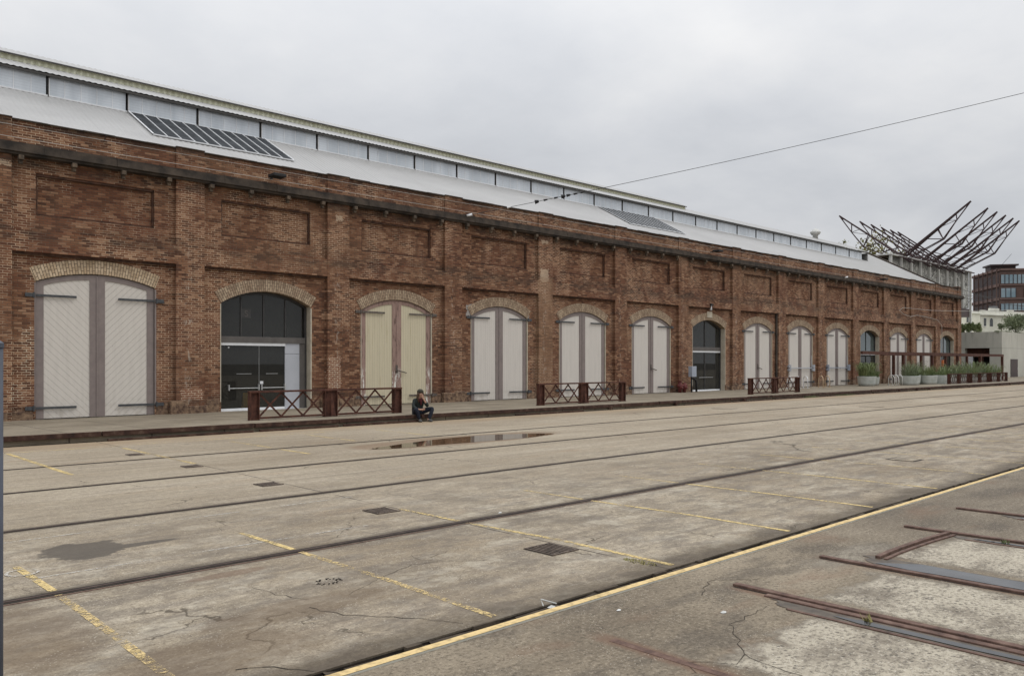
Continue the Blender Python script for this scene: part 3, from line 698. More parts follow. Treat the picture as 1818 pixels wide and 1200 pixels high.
# drain grates
def grate(x, y, w, h, label):
    t = empty('drain_grate', (x, y, 0), label, 'drain', 'drain grates in the concrete yard')
    MB().quad((-w / 2, -h / 2, 0.003), (w / 2, -h / 2, 0.003), (w / 2, h / 2, 0.003), (-w / 2, h / 2, 0.003)).build('pit', 'dark', t)
    m = MB()
    m.box(-w / 2, w / 2, -h / 2, -h / 2 + 0.02, 0.0, 0.014); m.box(-w / 2, w / 2, h / 2 - 0.02, h / 2, 0.0, 0.014)
    n = 8
    for k in range(n):
        xx = -w / 2 + (k + 0.5) * w / n; m.box(xx - 0.008, xx + 0.008, -h / 2 + 0.02, h / 2 - 0.02, 0.0, 0.012)
    m.build('bars', 'grate', t); return t
grate(6.18, 5.92, 0.40, 0.42, 'largest slotted drain grate, beside the oblique yellow line')
grate(6.16, 9.0, 0.36, 0.36, 'slotted drain grate at the left end of the oblique yellow line')
grate(6.18, 12.2, 0.36, 0.34, 'rusty drain grate between the two middle rails')
grate(6.2, 15.3, 0.32, 0.30, 'rusty drain grate between the two rails nearest the platform')
grate(6.12, 18.1, 0.30, 0.30, 'drain grate closest to the platform, beside the first board door')
for (x, y, w, lab) in ((30.5, 19.0, .8, 'thin dark access cover near the platform beyond the second railing'), (36.5, 15.3, .8, 'access cover set in the far yard between two rails'), (17.1, 6.5, .55, 'square pit cover with a broken rim near the yellow kerb')):
    t = empty('pit_cover', (x, y, 0), lab, 'pit cover', 'pit covers in the yard')
    MB().box(-w / 2, w / 2, -w / 2, w / 2, -0.02, 0.004).build('rim', 'dark', t)
    MB().box(-w / 2 + .05, w / 2 - .05, -w / 2 + .05, w / 2 - .05, -0.02, 0.008).build('lid', 'yard', t)
m = MB()
rr = random.Random(5)
for k in range(46):
    a = rr.uniform(0, 2 * PI); q = rr.uniform(0.6, 1.0); m.box(3.83 + .13 * q * math.cos(a) - .006, 3.83 + .13 * q * math.cos(a) + .006, 6.43 + .1 * q * math.sin(a) - .006, 6.43 + .1 * q * math.sin(a) + .006, 0, .004)
tag(m.build('pitted_ring', 'dark'), kind=S)
# bits of litter and weeds
def scrap(x, y, s, lab):
    m = MB(); rr = random.Random(int(x * 77)); q = [(x + s * rr.uniform(.6, 1) * math.cos(a), y + .6 * s * rr.uniform(.6, 1) * math.sin(a)) for a in [k * PI / 4 for k in range(8)]]
    for i in range(8):
        a, b = q[i], q[(i + 1) % 8]; m.poly([(a[0], a[1], .004), (b[0], b[1], .004), (x, y, .004 + s * .35)])
    tag(m.build('paper_scrap', 'trash'), lab, 'litter', 'scraps of litter')
scrap(4.72, 4.52, .05, 'crumpled white scrap lying in the trench beside the yellow kerb'); scrap(7.2, 7.82, .04, 'white scrap on the broad rail by the oblique line')
scrap(5.6, 3.5, .04, 'pale scrap beside the double stub rail'); scrap(5.05, 4.1, .03, 'tiny grey scrap on the dark apron just below the kerb line')
m = MB(); rr = random.Random(9)
m.tube([(4.66, 4.55, .02), (4.70, 4.62, .05), (4.76, 4.50, .03)], .006, 5)
tag(m.build('twig', 'trash'), 'pale bent twig poking over the trench by the yellow kerb', 'twig')
def weeds(name, x, y, rx, ry, n, h, lab, z=0.0, mat='leaf_a'):
    m = MB(); rr = random.Random(int(x * 31 + y))
    for k in range(n):
        a = rr.uniform(0, 2 * PI); q = math.sqrt(rr.random()); px, py = x + rx * q * math.cos(a), y + ry * q * math.sin(a)
        th = rr.uniform(0, 2 * PI); hh = h * rr.uniform(.4, 1); dx, dy = math.cos(th) * hh * .6, math.sin(th) * hh * .6; w = .006 + h * .03
        m.quad((px - w * math.sin(th), py + w * math.cos(th), z), (px + w * math.sin(th), py - w * math.cos(th), z), (px + dx + w * .3, py + dy, z + hh), (px + dx - w * .3, py + dy, z + hh))
    return tag(m.build(name, mat), lab, 'weeds', 'weeds sprouting from cracks')
weeds('weed_tuft', 6.42, 4.95, .07, .20, 150, .018, 'low green weeds across the oblique yellow line near the kerb', mat='leaf_c')
weeds('weed_tuft', 6.2, 2.62, .03, .03, 14, .07, 'small yellow-green sprig in the channel of the double stub rail', mat='leaf_c')
weeds('weed_tuft', 9.93, 2.72, .03, .05, 22, .06, 'bright green sprig in the channel beside the curved rail')
weeds('weed_tuft', 14.3, 21.66, .25, .03, 40, .06, 'weeds under the platform edge below the nearest railing', 0.0)
weeds('weed_tuft', 43.6, 21.62, .9, .06, 160, .12, 'weeds under the platform edge below the third railing', 0.0)
weeds('weed_tuft', 48.0, 21.62, 1.5, .05, 160, .10, 'weeds under the platform edge left of the planters', 0.0)

# ================================================================== WAREHOUSE
X0, BAY, NB = 8.74, 6.10, 14
YP, YR, YD = 29.21, 29.37, 29.44      # pilaster face, recessed face, door leaf face
HW = 1.85
bays = range(-2, NB)
GLAZED = (1, 6, 10, 13)
wh = empty('brick_warehouse', (50, 36, 0), 'long red brick railway workshop with arched doors and a pale corrugated roof', 'warehouse')
wh.location = (0, 0, 0)
def arcpts(c, hw, spring, crown, n=22):
    rise = crown - spring; rad = (hw * hw + rise * rise) / (2 * rise); zc = crown - rad; a = math.asin(hw / rad)
    return [(c + rad * math.sin(-a + 2 * a * k / n), zc + rad * math.cos(-a + 2 * a * k / n)) for k in range(n + 1)], rad, zc, a
def bayspec(i): return (4.56, 4.90) if i == 0 else (4.18, 4.69)
sm_ = MB(); w = MB(); Xl = X0 + BAY * (min(bays) - 0.5); Xr = X0 + BAY * (NB - 0.5) + 0.55
for i in bays:
    c = X0 + BAY * i; a, b = c - 2.54, c + 2.54        # inner edges of the pilasters
    w.box(b, b + 1.02, YP, 29.95, 0.0, 9.60)
    sp, cr = bayspec(i); arc, *_ = arcpts(c, HW, sp, cr)
    zt = 5.46
    # lower recess wall with the arched opening
    w.quad((a, YR, 0), (c - HW, YR, 0), (c - HW, YR, sp), (a, YR, sp)); w.quad((c + HW, YR, 0), (b, YR, 0), (b, YR, sp), (c + HW, YR, sp))
    w.quad((a, YR, sp), (c - HW, YR, sp), (c - HW, YR, zt), (a, YR, zt)); w.quad((c + HW, YR, sp), (b, YR, sp), (b, YR, zt), (c + HW, YR, zt))
    for p, q in zip(arc[:-1], arc[1:]): w.quad((p[0], YR, p[1]), (q[0], YR, q[1]), (q[0], YR, zt), (p[0], YR, zt))
    # band course (face level with the pilasters)
    w.box(a, b, YP + 0.012, 29.95, zt, 6.15)
    w.box(a, b, YP - 0.018, YP + 0.012, zt, zt + 0.085)
    # upper recess with its sunk panel
    p0, p1, q0, q1 = c - 1.84, c + 1.84, 6.66, 8.00; YQ = YR + 0.13
    for (x0, x1, z0, z1) in ((a, p0, 6.15, 8.60), (p1, b, 6.15, 8.60), (p0, p1, 6.15, q0), (p0, p1, q1, 8.60)):
        w.quad((x0, YR, z0), (x1, YR, z0), (x1, YR, z1), (x0, YR, z1))
    w.quad((p0, YQ, q0), (p1, YQ, q0), (p1, YQ, q1), (p0, YQ, q1))
    w.quad((p0, YR, q1), (p1, YR, q1), (p1, YQ, q1), (p0, YQ, q1)); w.quad((p0, YQ, q0), (p1, YQ, q0), (p1, YR, q0), (p0, YR, q0))
    w.quad((p0, YQ, q0), (p0, YR, q0), (p0, YR, q1), (p0, YQ, q1)); w.quad((p1, YR, q0), (p1, YQ, q0), (p1, YQ, q1), (p1, YR, q1))
    sm_.box(p0 + .001, p1 - .001, YR + .03, YQ + .001, q1 - .075, q1 - .001); sm_.box(p0 + .001, p0 + .055, YR + .06, YQ + .001, q0 + .06, q1 - .0751); sm_.box(p1 - .055, p1 - .001, YR + .06, YQ + .001, q0 + .06, q1 - .0751); sm_.box(p0 + .001, p1 - .001, YR + .06, YQ + .001, q0 + .001, q0 + .06)  # added dark strips: panel edge shadow lines put into colour, with soot
    sm_.box(a + .001, b - .001, YP + .06, YR + .001, zt - .075, zt - .001)  # same painted shadow strip under the band course
    # parapet above the cornice
    w.box(a, b, YP + 0.05, 29.95, 8.60, 9.56)
w.box(Xr - 1.02 - 0.0, Xr - 0.02, YP - 0.01, 29.97, 0.0, 9.75)
# gable end and back walls
prof = [(29.96, 0.0), (29.96, 9.385), (38.9, 14.20), (47.9, 9.8), (47.9, 0.0)]
for xx in (Xl - 0.6, Xr - 0.35):
    w.poly([(xx, y, z) for y, z in prof]); w.poly([(xx + 0.33, y, z) for y, z in prof][::-1])
    for p, q in zip(prof, prof[1:]): w.quad((xx, p[0], p[1]), (xx + .33, p[0], p[1]), (xx + .33, q[0], q[1]), (xx, q[0], q[1]))
w.quad((Xl, 47.9, 0), (Xr, 47.9, 0), (Xr, 47.9, 9.7), (Xl, 47.9, 9.7))
w.build('wall', 'brick', wh); sm_.build('recess_shade_strip', 'brick_soot_shade', wh)
# parapet capping
cp = MB()
for i in bays:
    c = X0 + BAY * i; r2 = random.Random(i + 50)
    for k in range(5):
        x0 = c - 2.53 + k * 1.012; dz = r2.uniform(-.012, .012); cp.box(x0, x0 + 1.0, YP - 0.02, 30.0, 9.56, 9.60 + dz)
    cp.box(c + 2.535, c + 3.565, YP - 0.045, 30.0, 9.601, 9.635)
cp.build('parapet_capping', 'sooty', wh)
# cornice moulding, broken by small steps
cm = MB(); x = Xl
r2 = random.Random(4)
while x < Xr + 0.3:
    L = r2.uniform(1.2, 2.4); x1 = min(x + L, Xr + 0.35); d = r2.uniform(-.012, .012)
    cm.box(x, x1 - .006, 29.02 + d, YP + 0.01, 8.54, 8.76 + d); cm.box(x, x1 - .006, 29.08 + d, YP + 0.012, 8.76 + d, 8.83 + d); cm.box(x, x1 - .006, 29.10, YP + .011, 8.46, 8.54)
    x += L
cm.build('cornice', 'sooty', wh)
cm = MB(); cm.box(Xl, Xr, YP + 0.0125, YR + 0.0, 8.45, 8.80); cm.build('cornice_backing', 'sooty', wh)
x = 6.42
while x < Xr - 0.4:
    MB().box(x - .075, x + .075, 29.02, YP + 0.005, 8.30, 8.44).box(x - .055, x + .055, 29.10, YP + 0.003, 8.18, 8.30).build('corbel', 'corbel', wh, bevel=0.012)
    x += 1.525 * (1 if x < 60 else 1)
# stone plinth blocks between the openings
for i in bays:
    c = X0 + BAY * i; r2 = random.Random(i + 90); m = MB(); x0 = c + HW + 0.05; xe = c + BAY - HW - 0.05
    while x0 < xe - 0.1:
        L = min(r2.uniform(.35, .8), xe - x0)
        on_p = x0 + L / 2 > c + 2.5 and x0 + L / 2 < c + 3.6
        yf = (YP if on_p else YR) - r2.uniform(.012, .05)
        if r2.random() < 0.85:
            m.box(x0, x0 + L - .012, yf, YR + .05, 0.10, 0.50 + r2.uniform(-.1, .12))
        x0 += L
    o = m.build('stone_plinth', 'stone', wh, bevel=0.03)

# arches, reveals and door leaves
def leaf(i, side, c, sp, cr):
    """side -1 left / +1 right; origin at the floor of the opening centre"""
    arc, rad, zc, aa = arcpts(0.0, HW - 0.015, sp - 0.015, cr - 0.02, 40)
    def top(x): return zc + math.sqrt(max(rad * rad - x * x, 0))
    z0 = 0.16; n = 12
    xa, xb = (-(HW - 0.015), -0.012) if side < 0 else (0.012, HW - 0.015)
    old = (i == 2)
    o = Vector((c, YD, 0))
    def P(x, y, z): return (c + x, YD + y, z)
    # board panel
    st, rail = 0.225, 0.17
    ia, ib = xa + st, xb - st
    if side < 0: ia = xa + st
    m = MB(); xs = [xa + 0.02 + (xb - xa - 0.04) * k / n for k in range(n + 1)]
    for p, q in zip(xs[:-1], xs[1:]):
        m.quad(P(p, 0, z0), P(q, 0, z0), P(q, 0, top(q) - 0.03), P(p, 0, top(p) - 0.03))
    for p in (xs[0], xs[-1]): m.quad(P(p, 0, z0), P(p, 0.06, z0), P(p, 0.06, top(p) - .03), P(p, 0, top(p) - .03))
    mat = 'door_old' if old else (('door_diag_a' if side < 0 else 'door_diag_b') if i in (0, -1) else 'door_white')
    d = m.build('door_leaf', mat, wh, origin=o)
    d.location = o
    # frame: stiles and arched head, 25 mm proud
    m = MB(); yf = -0.025
    def slab(x0, x1, za, zb_fn, steps):
        xs = [x0 + (x1 - x0) * k / steps for k in range(steps + 1)]
        for p, q in zip(xs[:-1], xs[1:]):
            m.quad(P(p, yf, za(p)), P(q, yf, za(q)), P(q, yf, zb_fn(q)), P(p, yf, zb_fn(p)))
            m.quad(P(p, yf, za(p)), P(p, .01, za(p)), P(q, .01, za(q)), P(q, yf, za(q)))
            m.quad(P(p, yf, zb_fn(p)), P(q, yf, zb_fn(q)), P(q, .01, zb_fn(q)), P(p, .01, zb_fn(p)))
        m.quad(P(x0, yf, za(x0)), P(x0, yf, zb_fn(x0)), P(x0, .01, zb_fn(x0)), P(x0, .01, za(x0)))
        m.quad(P(x1, yf, za(x1)), P(x1, .01, za(x1)), P(x1, .01, zb_fn(x1)), P(x1, yf, zb_fn(x1)))
    slab(xa, ia, lambda x: z0 - .01, top, 3); slab(ib, xb, lambda x: z0 - .01, top, 3)
    slab(ia, ib, lambda x: top(x) - rail, top, 12)
    # meeting bead
    if side < 0: m.box(c - 0.035, c + 0.012, YD - 0.045, YD - 0.0251, z0, cr - 0.05)
    f = m.build('frame', 'mauve_old' if old else 'mauve', d, origin=o); f.location = (0, 0, 0)
    for zz in (4.10 if i else 4.11, 0.50):
        m = MB(); s = side
        x_out = s * (HW + 0.30); x_in = s * (HW - 1.20)
        m.beam(P(s * (HW + 0.02), -0.06, zz), P(x_in, -0.06, zz), 0.02, 0.075, (0, 0, 1))
        m.box(c + min(s * (HW + .02), x_out), c + max(s * (HW + .02), x_out), YR - 0.05, YR - 0.004, zz - .06, zz + .06)
        m.tube([P(s * (HW + .06), -0.12, zz - .09), P(s * (HW + .06), -0.12, zz + .09)], 0.03, 8)
        h = m.build('hinge', 'hinge_rust' if old else 'hinge', d, origin=o); h.location = (0, 0, 0)
    return d
for i in bays:
    c = X0 + BAY * i; sp, cr = bayspec(i); arc, rad, zc, aa = arcpts(c, HW, sp, cr, 30)
    m = MB(); th = 0.46; y0 = YR - 0.012
    s_ = 0.0; aw = aa * 1.01
    K = 36
    for k in range(K):
        a1 = -aw + 2 * aw * k / K; a2 = -aw + 2 * aw * (k + 1) / K
        q = [(c + (rad + e) * math.sin(g), y0, zc + (rad + e) * math.cos(g)) for g, e in ((a1, 0.0), (a2, 0.0), (a2, th), (a1, th))]
        u1, u2 = rad * a1, rad * a2
        m.quad(*q, uv=[(0, u1), (0, u2), (th, u2), (th, u1)])
        q2 = [(p[0], YR + 0.02, p[2]) for p in (q[3], q[2])]
        m.quad(q[3], q[2], q2[1], q2[0], uv=[(th, u1), (th, u2), (th, u2), (th, u1)])
        e2 = [(p[0], YR + 0.3, p[2]) for p in (q[0], q[1])]
        if abs(a1 + a2) / 2 < aa: m.quad(e2[0], e2[1], q[1], q[0], uv=[(0.3, u1), (0.3, u2), (0, u2), (0, u1)])
    m.build('brick_arch', 'arch_gold' if i in (0, -1) else 'arch_tan', wh)
    # reveals
    depth = 0.42 if i in GLAZED else 0.16
    rm_ = 'cream' if i in GLAZED or i > 1 else 'mauve'
    for sg in (-1, 1):
        m = MB(); xx = c + sg * HW
        m.quad((xx, YR + .001, 0.1), (xx, YR + depth, 0.1), (xx, YR + depth, sp), (xx, YR + .001, sp))
        m.build('reveal', rm_, wh)
        if sg < 0: m = MB().box(xx - 0.035, xx - 0.001, YR - 0.006, YR, 0.5, sp - .05)
        else: m = MB().box(xx + 0.001, xx + 0.055, YR - 0.006, YR, 0.5, sp - .05)
        m.build('jamb_edge', rm_, wh)
    if i not in GLAZED:
        for s in (-1, 1): leaf(i, s, c, sp, cr)
        MB().box(c - HW, c + HW, YR + .02, YD + .3, 0.08, 0.135).build('threshold', 'frame_dark', wh)
    else:
        # glazed shopfront
        yg = YR + 0.36
        sf = MB()
        arc2, rad2, zc2, a2 = arcpts(c, HW - 0.002, sp, cr - .004, 24)
        top = lambda x, e=0.0: zc2 + math.sqrt((rad2 - e) ** 2 - (x - c) ** 2)
        # arched outer frame
        xs = [c - HW + .005 + (2 * HW - .01) * k / 24 for k in range(25)]
        for p, q in zip(xs[:-1], xs[1:]):
            tp, tq = top(p), top(q)
            sf.quad((p, yg - .05, tp - .10), (q, yg - .05, tq - .10), (q, yg - .05, tq), (p, yg - .05, tp))
            sf.quad((p, yg - .05, tp - .10), (p, yg + .05, tp - .10), (q, yg + .05, tq - .10), (q, yg - .05, tq - .10))
        sf.box(c - HW + .001, c - HW + .09, yg - .051, yg + .05, 0.12, sp - .02); sf.box(c + HW - .09, c + HW - .001, yg - .051, yg + .05, 0.12, sp - .02)
        for xm in ((-.92, 0.0, .92) if i == 1 else (0.0,)):
            sf.box(c + xm - .022, c + xm + .022, yg - .04, yg + .03, 2.95, top(c + xm) - .08)
        fr = sf.build('shopfront_frame', 'frame_dark', wh)
        MB().box(c - HW + .09, c + HW - .09, yg - .09, yg + .05, 2.72, 2.95).build('transom', 'frame_brown', fr)
        MB().box(c - HW + .09, c + (HW - .95 if i == 1 else HW - .09), yg - .07, yg + .03, 2.61, 2.718).build('door_header', 'white_metal', fr)
        g = MB()
        for p, q in zip(xs[1:-2], xs[2:-1]): g.quad((p, yg, 2.95), (q, yg, 2.95), (q, yg, top(q) - .09), (p, yg, top(p) - .09))
        g.build('fanlight_glass', 'glass_teal' if i in (10, 13) else 'glass', wh)
        xr = c + (HW - .95 if i == 1 else HW - .09)
        MB().quad((c - HW + .09, yg - .001, .16), (xr, yg - .001, .16), (xr, yg - .001, 2.61), (c - HW + .09, yg - .001, 2.61)).build('door_glass', 'glass', wh)
        MB().box(c - HW + .09, xr, yg - .03, yg + .03, 0.125, 0.22).build('door_sill', 'white_metal', fr)
        if i == 1:
            pn = MB(); pn.box(xr, c + HW - .32, yg - .05, yg + .03, .125, 2.30); pn.box(xr, c + HW - .32, yg - .05, yg + .03, 2.312, 2.718)
            pn.build('side_panel', 'panel_white', wh, bevel=.004)
            MB().box(c + HW - .32, c + HW - .09, yg - .055, yg + .03, .125, 2.718).build('side_post', 'frame_brown', wh)
            h = MB(); xm = c - HW + .09 + (xr - (c - HW + .09)) * 0.62 - .25
            xm = 14.68
            for x0, x1 in ((13.42, 14.62), (14.74, 15.72)):
                h = MB(); h.tube([(x0, yg - .07, .98), (x1, yg - .07, .98)], .014, 8)
                for xx in (x0, x1): h.box(xx - .022, xx + .022, yg - .10, yg - .004, .90, 1.12)
                h.build('push_bar', 'steel', wh)
            MB().box(13.75, 14.35, yg - .012, yg - .003, 1.52, 1.535).build('door_handle', 'steel', wh); MB().box(14.95, 15.45, yg - .012, yg - .003, 1.52, 1.535).build('door_handle', 'steel', wh)
            MB().box(13.40, 13.46, yg - .03, yg - .003, 2.50, 2.56).build('door_closer', 'steel', wh)
            m = MB(); m.box(14.655, 14.665, yg - .012, yg - .002, .2, 2.6); m.build('door_edge', 'steel', wh)
            MB().box(14.70, 14.83, yg - .02, yg - .005, 1.13, 1.24).build('door_notice', 'white_metal', wh)
        else:
            h = MB(); h.tube([(c - .7, yg - .06, 1.0), (c + .9, yg - .06, 1.0)], .015, 8); h.build('push_bar', 'steel', wh)
            MB().box(c - .03, c + .03, yg - .04, yg + .03, .22, 2.61).build('door_stile', 'frame_dark', wh)
        MB().box(c - HW - .002, c + HW + .002, YR + .02, yg - .06, 0.05, 0.13).build('door_step', 'white_metal', wh)
        # room behind the glass
        rm = MB(); xa, xb, yb = c - 2.9, c + 2.9, yg + 5.5
        rm.quad((xa, yb, .12), (xb, yb, .12), (xb, yb, 5.4), (xa, yb, 5.4)); rm.quad((xa, yg + .3, .12), (xa, yb, .12), (xa, yb, 5.4), (xa, yg + .3, 5.4))
        rm.quad((xb, yb, .12), (xb, yg + .3, .12), (xb, yg + .3, 5.4), (xb, yb, 5.4)); rm.quad((xa, yg + .3, 5.4), (xa, yb, 5.4), (xb, yb, 5.4), (xb, yg + .3, 5.4))
        rm.quad((xa, yg + .3, .12), (c - HW, yg + .3, .12), (c - HW, yg + .3, 5.4), (xa, yg + .3, 5.4)); rm.quad((c + HW, yg + .3, .12), (xb, yg + .3, .12), (xb, yg + .3, 5.4), (c + HW, yg + .3, 5.4))
        rm.build('room', 'inside', wh)
        MB().quad((xa, yg - .1, .119), (xb, yg - .1, .119), (xb, yb, .119), (xa, yb, .119)).build('room_floor', 'inside_floor', wh)
t = empty('yellow_floor_sign', (14.36, 30.25, .12), 'yellow folding floor sign standing behind the glass of the first glazed bay', 'floor sign')
MB().poly([(-.14, -.12, 0), (.14, -.12, 0), (.10, 0, .66), (-.10, 0, .66)]).poly([(-.14, .12, 0), (.14, .12, 0), (.10, .01, .66), (-.10, .01, .66)]).build('panel', 'yellow_plastic', t)
# bay sign on the second bay's fanlight: the letter S
cu = bpy.data.curves.new('bay_letter', 'FONT'); cu.body = 'S'; cu.size = 0.34; cu.extrude = 0.004; cu.align_x = 'CENTER'
lo = bpy.data.objects.new('tmp_text', cu); C.objects.link(lo); bpy.context.view_layer.update()
me_ = bpy.data.meshes.new_from_object(lo.evaluated_get(bpy.context.evaluated_depsgraph_get())); me_.materials.clear(); me_.materials.append(MAT['frame_brown'])
bpy.data.objects.remove(lo)
lo = bpy.data.objects.new('bay_letter', me_); C.objects.link(lo); lo.location = (14.13, YR + 0.335, 3.72); lo.rotation_euler = (PI / 2, 0, 0); lo.parent = wh
MB().box(13.94, 14.32, YR + .345, YR + .352, 3.66, 4.02).build('letter_plate', 'frame_dark', wh)

# lower roof with real corrugation (ribs run up the slope)
def corr(x0, x1, f, per=0.22, amp=0.014, n=4, axis='slope'):
    """f(x, d) -> list of points along the slope, d = offset along normal"""
    m = MB(); N = int((x1 - x0) / per * n); rows = []
    for k in range(N + 1):
        x = x0 + (x1 - x0) * k / N; d = amp * math.sin(2 * PI * x / per); rows.append([m.v.append(p) or len(m.v) - 1 for p in f(x, d)])
    for a, b in zip(rows[:-1], rows[1:]):
        for j in range(len(a) - 1): m.f.append((a[j], b[j], b[j + 1], a[j + 1]))
    return m
SL = 0.54
YC = 35.4; ZC = 12.30
def zroof(y): return ZC - SL * (YC - y)
def lowf(x, d):
    return [(x, 30.0, zroof(30.0) + d), (x, YC + .05, zroof(YC + .05) + d)]
roof = corr(Xl, Xr - .35, lowf).build('roof', 'roof', wh, smooth=True)
YRG = 37.47; ZRG = 14.12           # ridge of the raised roof
XE = 83.5; XV = 53.6
def topf(x, d): return [(x, YC - .05, zroof(YC - .05) + d), (x, 38.9, zroof(38.9) - .02 + d)]
corr(XE - .1, Xr - .35, topf).build('roof_end', 'roof', wh, smooth=True)
MB().quad((Xl, 38.9, 14.15), (Xr - .35, 38.9, 14.15), (Xr - .35, 47.9, 9.7), (Xl, 47.9, 9.7)).build('rear_roof', 'roof', wh)
MB().quad((Xl, 29.9, 9.2), (Xr, 29.9, 9.2), (Xr, 30.2, 9.2), (Xl, 30.2, 9.2)).build('box_gutter', 'roof', wh)
gp = MB(); gp.beam((Xr - .19, 30.0, 9.47), (Xr - .19, 38.9, 14.28), .42, .12); gp.build('gable_capping', 'sooty', wh)
zb, ztp = ZC + .03, ZC + .71
for k in range(-5, 25):
    x0 = 11.67 + 2.938 * k; x1 = x0 + 2.938
    if x1 > XE + 1: break
    MB().box(x0 - .017, x0 + .017, YC - .05, YC + .05, zb - .05, ztp + .1).build('mullion', 'eaves', wh)
    w_ = MB().quad((x0 + .07, YC, zb), (x1 - .07, YC, zb), (x1 - .07, YC, ztp + .12), (x0 + .07, YC, ztp + .12)).build('window', 'clere', wh)
    s_f = MB(); s_f.box(x0 + .0225, x0 + .06, YC - .03, YC + .02, zb + .0001, ztp); s_f.box(x0 + .0225, x1 - .0225, YC - .05, YC + .02, zb - .05, zb)
    for q in range(1, 5): s_f.box(x0 + q * .588 - .012, x0 + q * .588 + .012, YC - .012, YC + .01, zb, ztp)
    s_f.build('window_frame', 'white_metal', w_)
MB().box(XE - .2, XE, YC - .05, YRG, zroof(YC), 13.05).build('clerestory_end', 'roof', wh)
ue = MB(); ue.box(Xl, XE, YC - .16, YC - .10, 13.03, 13.12); ue.box(Xl, XE, YC - .10, YC, 13.09, 13.12); ue.build('clerestory_eaves', 'eaves', wh)
def upf(x, d): return [(x, YC - .18, 13.15 + d), (x, YRG, ZRG + d)]
corr(Xl, XE, upf).build('upper_roof', 'roof', wh, smooth=True)
MB().quad((Xl, YRG, ZRG - .01), (XE, YRG, ZRG - .01), (XE, 40.0, 13.0), (Xl, 40.0, 13.0)).build('upper_rear_roof', 'roof', wh)
def fib(x, d): return [(x, YRG - .6 + d, 13.82), (x, YRG - .6 + d, 14.10)]
corr(Xl, XV, fib, 0.26, 0.03, 6).build('translucent_strip', 'fibre', wh)
def capf(x, d): return [(x, YRG - .72, 14.085 + d), (x, YRG, 14.47 + d), (x, YRG + .8, 14.085 + d)]
corr(Xl, XV + .1, capf).build('ridge_cap', 'roof', wh, smooth=True)
MB().box(Xl, XV, YRG - .74, YRG - .72, 14.04, 14.10).build('ridge_fascia', 'eaves', wh)
MB().poly([(XV, YRG - .6, 13.7), (XV, YRG + .6, 13.7), (XV, YRG + .6, 14.1), (XV, YRG, 14.45), (XV, YRG - .6, 14.1)]).build('ridge_end', 'fibre', wh)
# skylights laid in the lower roof
for (xs, n, yb) in ((11.69, 6.0, 32.6), (41.3, 6.0, 32.6)):
    off = 0.05; yt = YC - .09
    m = MB().quad((xs, yb, zroof(yb) + off), (xs + n, yb, zroof(yb) + off), (xs + n, yt, zroof(yt) + off), (xs, yt, zroof(yt) + off))
    sk_ = m.build('skylight', 'skybase', wh)
    K = 11
    for k in range(K + 1):
        xx = xs + n * k / K; MB().beam((xx, yb - .05, zroof(yb - .05) + off + .02), (xx, yt, zroof(yt) + off + .02), .05 if k in (0, K) else .028, .03).build('glazing_bar', 'white_metal', sk_)
    MB().box(xs, xs + n, yb - .10, yb - .02, zroof(yb - .06) + .02, zroof(yb - .06) + .07).build('sill_flashing', 'white_metal', sk_)
cw = MB().lathe([(r * .6, z * .62) for r, z in [(.42, 0), (.42, .55), (.62, .62), (.85, .95), (.80, 1.15), (.55, 1.22), (.5, 1.42), (.12, 1.5), (.05, 1.75)]], 18, (76.4, YRG, 14.05))
cw.build('roof_ventilator', 'column', wh, smooth=True)
# downpipe at the eighth bay, brackets and bars over two doors
dp = MB(); xx = X0 + BAY * 7 + 2.36
dp.tube([(xx, YR - .08, 5.4), (xx, YR - .08, .2)], .075, 10)
for z in (1.2, 2.6, 4.0, 5.2): dp.box(xx - .11, xx + .11, YR - .10, YR, z - .04, z + .04)
dp.build('downpipe', 'sooty', wh)
for i in (8, 9):
    c = X0 + BAY * i; m = MB()
    m.beam((c - HW - .1, YD - .12, 1.55), (c + HW + .1, YD - .12, 1.55), .04, .07)
    for s in (-1, 1):
        m.box(c + s * HW - .16, c + s * HW + .16, YD - .22, YD - .06, 1.35, 1.5); m.box(c + s * HW - .16, c + s * HW + .16, YD - .22, YD - .06, 1.6, 1.75)
        m.box(c + s * HW - .05, c + s * HW + .05, YD - .26, YD - .08, 1.3, 1.8)
    m.tube([(c + HW - .3, YD - .16, 1.7), (c + HW - .3, YD - .16, 2.5)], .02, 6)
    m.build('locking_bar', 'greybox' if i == 9 else 'panel_white', wh)
# rings and small hooks on doors
for i in (2, 5, 7, 9):
    c = X0 + BAY * i; m = MB(); m.box(c - .06, c + .03, YD - .06, YD - .026, 1.5, 1.85)
    m.beam((c - .02, YD - .10, 1.62), (c + .48, YD - .09, 1.50), .03, .04); m.build('door_latch', 'hinge_rust', wh)
# wall fittings
def flood(x, z, lab):
    t = empty('floodlight', (x, 29.0, z), lab, 'floodlight', 'floodlights on the cornice')
    MB().box(-.26, .26, -.55, -.05, -.02, .10).build('housing', 'black', t, bevel=.02); MB().tube([(0, .1, .02), (0, .25, .02)], .03, 6).build('bracket', 'black', t)
flood(14.9, 9.02, 'black floodlight on the cornice above the first glazed bay'); flood(45.3, 9.02, 'black floodlight on the cornice above the glazed bay with the lantern')
flood(71.0, 9.02, 'small black floodlight on the cornice near the far planters')
t = empty('wall_lantern', (X0 + BAY * 6, YR - .02, 5.25), 'small lit-coloured wall lantern over the arch of the second glazed bay', 'lantern')
t['label'] = 'small white wall lantern and tile over an arched glazed entrance'
MB().box(-.14, .14, -.22, 0, .35, .48).build('hood', 'black', t); MB().tube([(0, -.12, .05), (0, -.12, .34)], .08, 10, .05).build('lamp_glass', 'white_metal', t, smooth=True)
MB().box(-.28, .28, -.03, 0, -.40, -.02).build('tile', 'cream', t)
